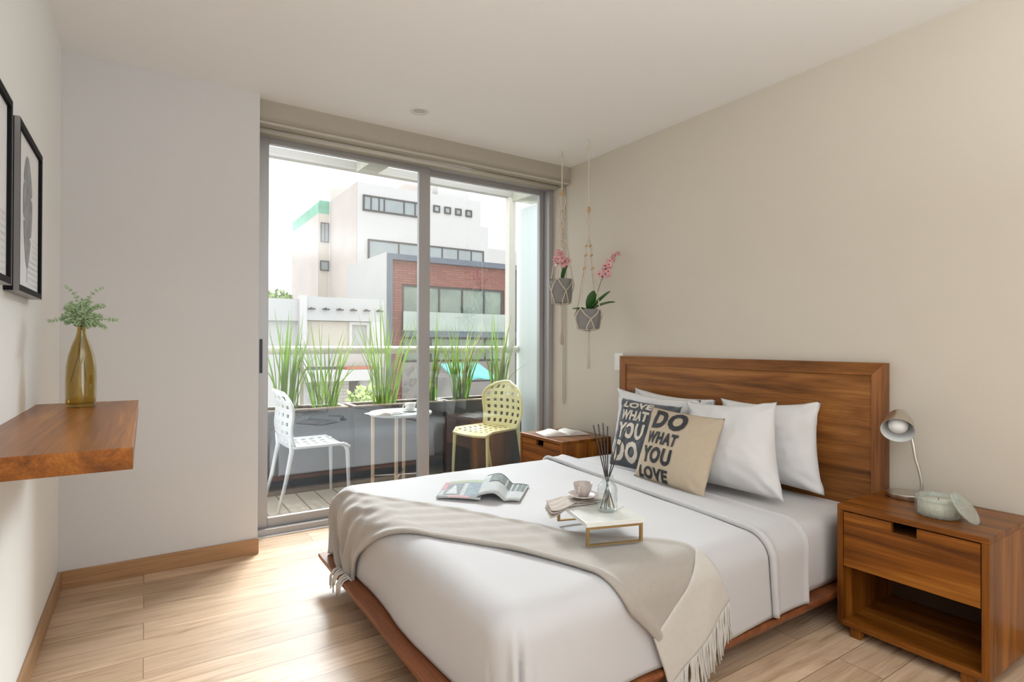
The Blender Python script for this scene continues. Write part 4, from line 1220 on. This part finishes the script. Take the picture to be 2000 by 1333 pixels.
# ------------------------------------------------------------------ buildings across the street
BW = mat('white_render', (0.62, 0.605, 0.59), 0.9, var=.04, vscale=.15)
BP = mat('pinkish_block_wall', (0.60, 0.53, 0.49), 0.9, var=.12, vscale=.35, bump=.3, bscale=3)
BPL = mat('cream_render', (0.66, 0.60, 0.53), 0.9, var=.05, vscale=.3)
NET = mat('green_netting', (0.24, 0.52, 0.38), 0.8, var=.35, vscale=1.5)
DARKF = mat('dark_window_frame', (0.06, 0.055, 0.055), 0.5)
GRF = mat('slate_cladding', (0.115, 0.14, 0.18), 0.6, var=.12, vscale=2)
GLW = mat('tinted_window_glass', (0.30, 0.34, 0.35), 0.08, var=.35, vscale=.5, spec=.8)
GLG = mat('tree_reflection_window_glass', (0.20, 0.255, 0.20), 0.10, var=.55, vscale=1.1, spec=.7)  # mottled green paints in the reflection of street trees
GLR = mat('glass_balustrade', (0.38, 0.44, 0.39), 0.10, var=.3, vscale=1.2, spec=.7)
CURT = mat('beige_curtain', (0.58, 0.53, 0.45), 0.8, var=.1, vscale=1)
LOWM = mat('pale_grey_render', (0.52, 0.52, 0.51), 0.9, var=.05, vscale=.8)
SLIT = brick_mat('red_brick_slips', (0.23, 0.085, 0.065), (0.30, 0.12, 0.095), (0.13, 0.06, 0.05), .45, .12, .012, rot=(PI/2, 0, 0))
RED = mat('terracotta_tile_edge', (0.50, 0.17, 0.11), .8)
def bparts(t, name, bs, m, parent=None): return obj(name, boxes(*bs), m, parent or t, world=True)
def win_(t, x0, x1, z0, z1, y, nmul=(), glass_m=None, fr=.12, depth=.12, name='window'):
    """a framed window on a wall facing -Y at y"""
    bs = [((x0, y-depth, z0), (x0+fr, y, z1)), ((x1-fr, y-depth, z0), (x1, y, z1)), ((x0+fr, y-depth, z0), (x1-fr, y, z0+fr)), ((x0+fr, y-depth, z1-fr), (x1-fr, y, z1))]
    for xm in nmul: bs.append(((xm-fr*.35, y-depth, z0+fr), (xm+fr*.35, y, z1-fr)))
    w_ = obj(name, boxes(*bs), DARKF, t, world=True)
    obj('pane', boxes(((x0+fr, y-depth*.5, z0+fr), (x1-fr, y-.01, z1-fr))), glass_m or GLW, w_, world=True)
    return w_
G0 = -7.5
tw = thing('apartment_tower', 'tall white building with ribbon windows and a pinkish side wall', 'building', (18, 44, G0))
bparts(tw, 'front_block', [((12.76, 40, G0), (23.0, 47.1, 12.87))], BW)
bparts(tw, 'side_wall', [((12.70, 40.02, G0), (12.76, 47.1, 12.87))], BP)
bparts(tw, 'lower_block', [((23.0, 40, G0), (23.76, 47.1, 10.85))], BW)
bparts(tw, 'lift_house', [((20.1, 42, 12.87), (23.0, 46, 15.9))], BW)
bparts(tw, 'roof_parapet', [((12.76, 46.0, 12.87), (13.95, 47.1, 13.8))], BPL)
bparts(tw, 'roof_shed', [((17.2, 42, 12.87), (19.6, 45, 13.9))], BP)
win_(tw, 13.15, 18.0, 10.83, 11.99, 40, (13.75, 14.35, 14.75, 16.3, 17.2))
win_(tw, 13.53, 23.28, 6.9, 8.80, 40, (15.9, 17.6, 19.5, 20.9, 22.1))
for x0 in (18.74, 19.69, 20.645, 21.59):
    win_(tw, x0, x0+.56, 11.45, 12.0, 40, glass_m=GLW, fr=.10)
lb_ = thing('side_building', 'narrow pinkish building with green netting round its roof', 'building', (12.2, 52, G0))
bparts(lb_, 'wall_block', [((11.84, 47.1, G0), (12.69, 57.0, 11.83))], BPL)
bparts(lb_, 'side_wall', [((11.80, 47.1, G0), (11.84, 57.0, 11.83))], BP)
bparts(lb_, 'roof_netting', [((11.82, 47.1, 11.83), (11.86, 56.9, 12.80)), ((11.86, 47.1, 11.83), (12.69, 47.16, 12.92))], NET)
win_(lb_, 11.97, 12.64, 9.5, 11.1, 47.1, (12.3,), fr=.07)
win_(lb_, 11.95, 12.65, 7.15, 7.97, 47.1, fr=.07)
fr_ = thing('distant_building', 'pale low building seen past the right side of the white tower', 'building', (30, 48, G0))
bparts(fr_, 'wall_block', [((25.5, 45, G0), (36, 52, 10.1))], BW)
bparts(fr_, 'wall_edge', [((28.8, 44.9, G0), (28.95, 45, 10.1))], BPL)

bx = thing('brick_building', 'red brick clad building framed in slate with wide windows', 'building', (13.2, 27, G0))
bparts(bx, 'slate_frame', [((9.38, 25, -1), (9.66, 25.6, 5.40)), ((16.62, 25, -1), (16.90, 25.6, 5.40)), ((9.66, 25, 5.13), (16.62, 25.6, 5.40))], GRF)
bparts(bx, 'concrete_side', [((9.30, 25.02, G0), (9.38, 31, 5.42))], LOWM)
bparts(bx, 'brick_face', [((9.66, 25.25, 4.02), (16.62, 25.45, 5.13)), ((9.66, 25.25, -3), (10.22, 25.45, 4.02)), ((15.98, 25.25, 1.5), (16.62, 25.45, 4.02))], SLIT)
bparts(bx, 'inner_block', [((9.4, 25.6, G0), (16.9, 31, 5.3))], LOWM)
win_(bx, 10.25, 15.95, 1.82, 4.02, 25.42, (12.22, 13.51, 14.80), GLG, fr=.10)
bparts(bx, 'balustrade', [((10.22, 25.05, 1.80), (15.98, 25.08, 2.72))], GLR)
bparts(bx, 'balcony_slab', [((10.22, 24.9, 1.50), (16.7, 25.3, 1.80))], GRF)
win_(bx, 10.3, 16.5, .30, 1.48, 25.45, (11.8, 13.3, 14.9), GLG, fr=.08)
bparts(bx, 'ground_front', [((10.22, 25.2, -4), (16.6, 25.4, .28))], mat('weathered_grey_front', (.30, .28, .26), .9, var=.25, vscale=1))
aw = thing('shop_awning', 'turquoise awning over the street left of the yellow chair', 'awning', (11.6, 21, -.5))
bm = bmesh.new()
grid(lambda a, b: V((10.6+1.95*a, 22.0-1.6*b, .30-.62*b+.05*math.sin(a*14)*b)), 16, 4, bm)
solidify(obj('awning_canvas', bm, mat('turquoise_canvas', (.16, .50, .47), .7, var=.25, vscale=2), aw, world=True, smooth=True), .03)
obj('awning_frame', boxes(((10.6, 20.38, -.40), (12.55, 20.42, -.33)), ((10.6, 20.38, -2.4), (10.65, 20.42, -.40)), ((12.5, 20.38, -2.4), (12.55, 20.42, -.40))), DARKF, aw, world=True)

lw_ = thing('low_house', 'low pale grey house with curtained windows straight across the street', 'building', (4, 22, G0))
bparts(lw_, 'wall_block', [((-4, 20.3, G0), (7.36, 26, 2.62))], LOWM)
bparts(lw_, 'parapet', [((4.62, 20.0, 1.98), (7.39, 20.3, 2.80))], LOWM)
bparts(lw_, 'left_parapet', [((-4, 20.1, 1.95), (4.40, 20.3, 2.69))], LOWM)
bparts(lw_, 'pier', [((4.40, 19.95, .3), (4.64, 20.3, 2.83)), ((6.92, 20.0, .3), (7.39, 20.3, 1.98))], BW)
bparts(lw_, 'curtained_window', [((4.66, 20.22, 1.05), (6.15, 20.29, 1.96))], CURT)
bparts(lw_, 'white_window_frame', [((6.15, 20.12, 1.0), (6.25, 20.3, 1.96)), ((6.25, 20.12, 1.86), (6.90, 20.3, 1.96)), ((6.80, 20.12, 1.0), (6.90, 20.3, 1.86))], BW)
bparts(lw_, 'sill_wall', [((4.64, 20.05, .36), (6.92, 20.3, 1.02))], mat('grey_sill_render', (.50, .49, .46), .9, var=.12, vscale=2))
bparts(lw_, 'tile_edge', [((5.9, 19.55, .27), (7.0, 20.0, .36))], RED)
bparts(lw_, 'canopy_slab', [((4.50, 19.5, -.13), (7.14, 20.3, .26))], BW)
bparts(lw_, 'shutter', [((4.9, 20.15, -3), (6.15, 20.29, -.14))], brick_mat('beige_shutter', (.52, .49, .43), (.56, .53, .47), (.36, .34, .30), 1.3, .12, .012, rot=(PI/2, 0, 0)))
bparts(lw_, 'doorway', [((6.17, 20.2, -3), (6.55, 20.29, -.14))], mat('dark_doorway', (.11, .10, .10), .8))
for i in range(6):
    x = 4.66 + i*.483
    obj('wall_lamp', boxes(((x, 19.86, 2.34), (x+.24, 19.93, 2.39)), ((x+.09, 19.9, 2.36), (x+.15, 20.0, 2.42))), DARKF, lw_, world=True)
gr = obj('street_ground', boxes(((-40, 6, G0-.2), (60, 70, G0))), mat('asphalt', (.22, .21, .20), .95, var=.15, vscale=.5)); gr.name = 'floor_street'; gr['kind'] = 'structure'

def tree(loc, r, hgt, label, seed, n=1500, leaf=.16, m=None):
    rn = random.Random(seed)
    t = thing('tree', label, 'tree', (loc[0], loc[1], G0))
    obj('trunk', tubes([([(loc[0], loc[1], G0), (loc[0]+.1, loc[1], (G0+loc[2])/2), (loc[0], loc[1], loc[2])], [.16, .12, .05])], n=8), mat('bark', (.12, .09, .06), .9) if 'bark' not in bpy.data.materials else bpy.data.materials['bark'], t, world=True)
    bm = bmesh.new()
    for i in range(n):
        d = V((rn.gauss(0, 1), rn.gauss(0, 1), rn.gauss(0, 1))).normalized()
        k = 1 + .25*mnoise.noise(d*2.5 + V((seed, 0, 0)))
        c = V(loc) + V((d.x*r, d.y*r, d.z*hgt))*(rn.random()**.35)*k
        a = V((rn.uniform(-1, 1), rn.uniform(-1, 1), rn.uniform(-1, 1))).normalized(); b = a.orthogonal().normalized()
        s = leaf*rn.uniform(.6, 1.2)
        bm.faces.new([bm.verts.new(p) for p in (c-a*s, c+b*s*.5, c+a*s, c-b*s*.5)])
    obj('crown', bm, m or mat('tree_leaves', (.25, .36, .10), .6, var=.4, vscale=1.5) if 'tree_leaves' not in bpy.data.materials else bpy.data.materials['tree_leaves'], t, world=True)
tree((8.4, 45.5, 4.0), 1.5, 1.2, 'small round tree top over the low roof at the far left', 3, 900, .22)
tree((5.05, 15.0, -1.1), .75, 1.2, 'bright green street tree left of the round table', 4, 900, .13)
# overhead cables
for i, (za, zb2) in enumerate(((.20, -.42), (-.05, -.55), (-.22, -.60), (-.42, -.78), (.02, -.95))):
    cb_ = obj('overhead_cable', tubes([([(0.5, 10.5+i*.5, za), (4.0, 10.5+i*.5, za+(zb2-za)*.45-.12), (9.5, 10.5+i*.5, zb2)], .011)], n=5), DARKF)
    tag(cb_, ['topmost overhead cable at the left, just under the balcony rail', 'second overhead cable from the top at the left end', 'middle overhead cable of the bundle at the left end', 'lowest overhead cable at the left end', 'steepest overhead cable, dropping lowest to the right'][i], 'cable', 'overhead cables')
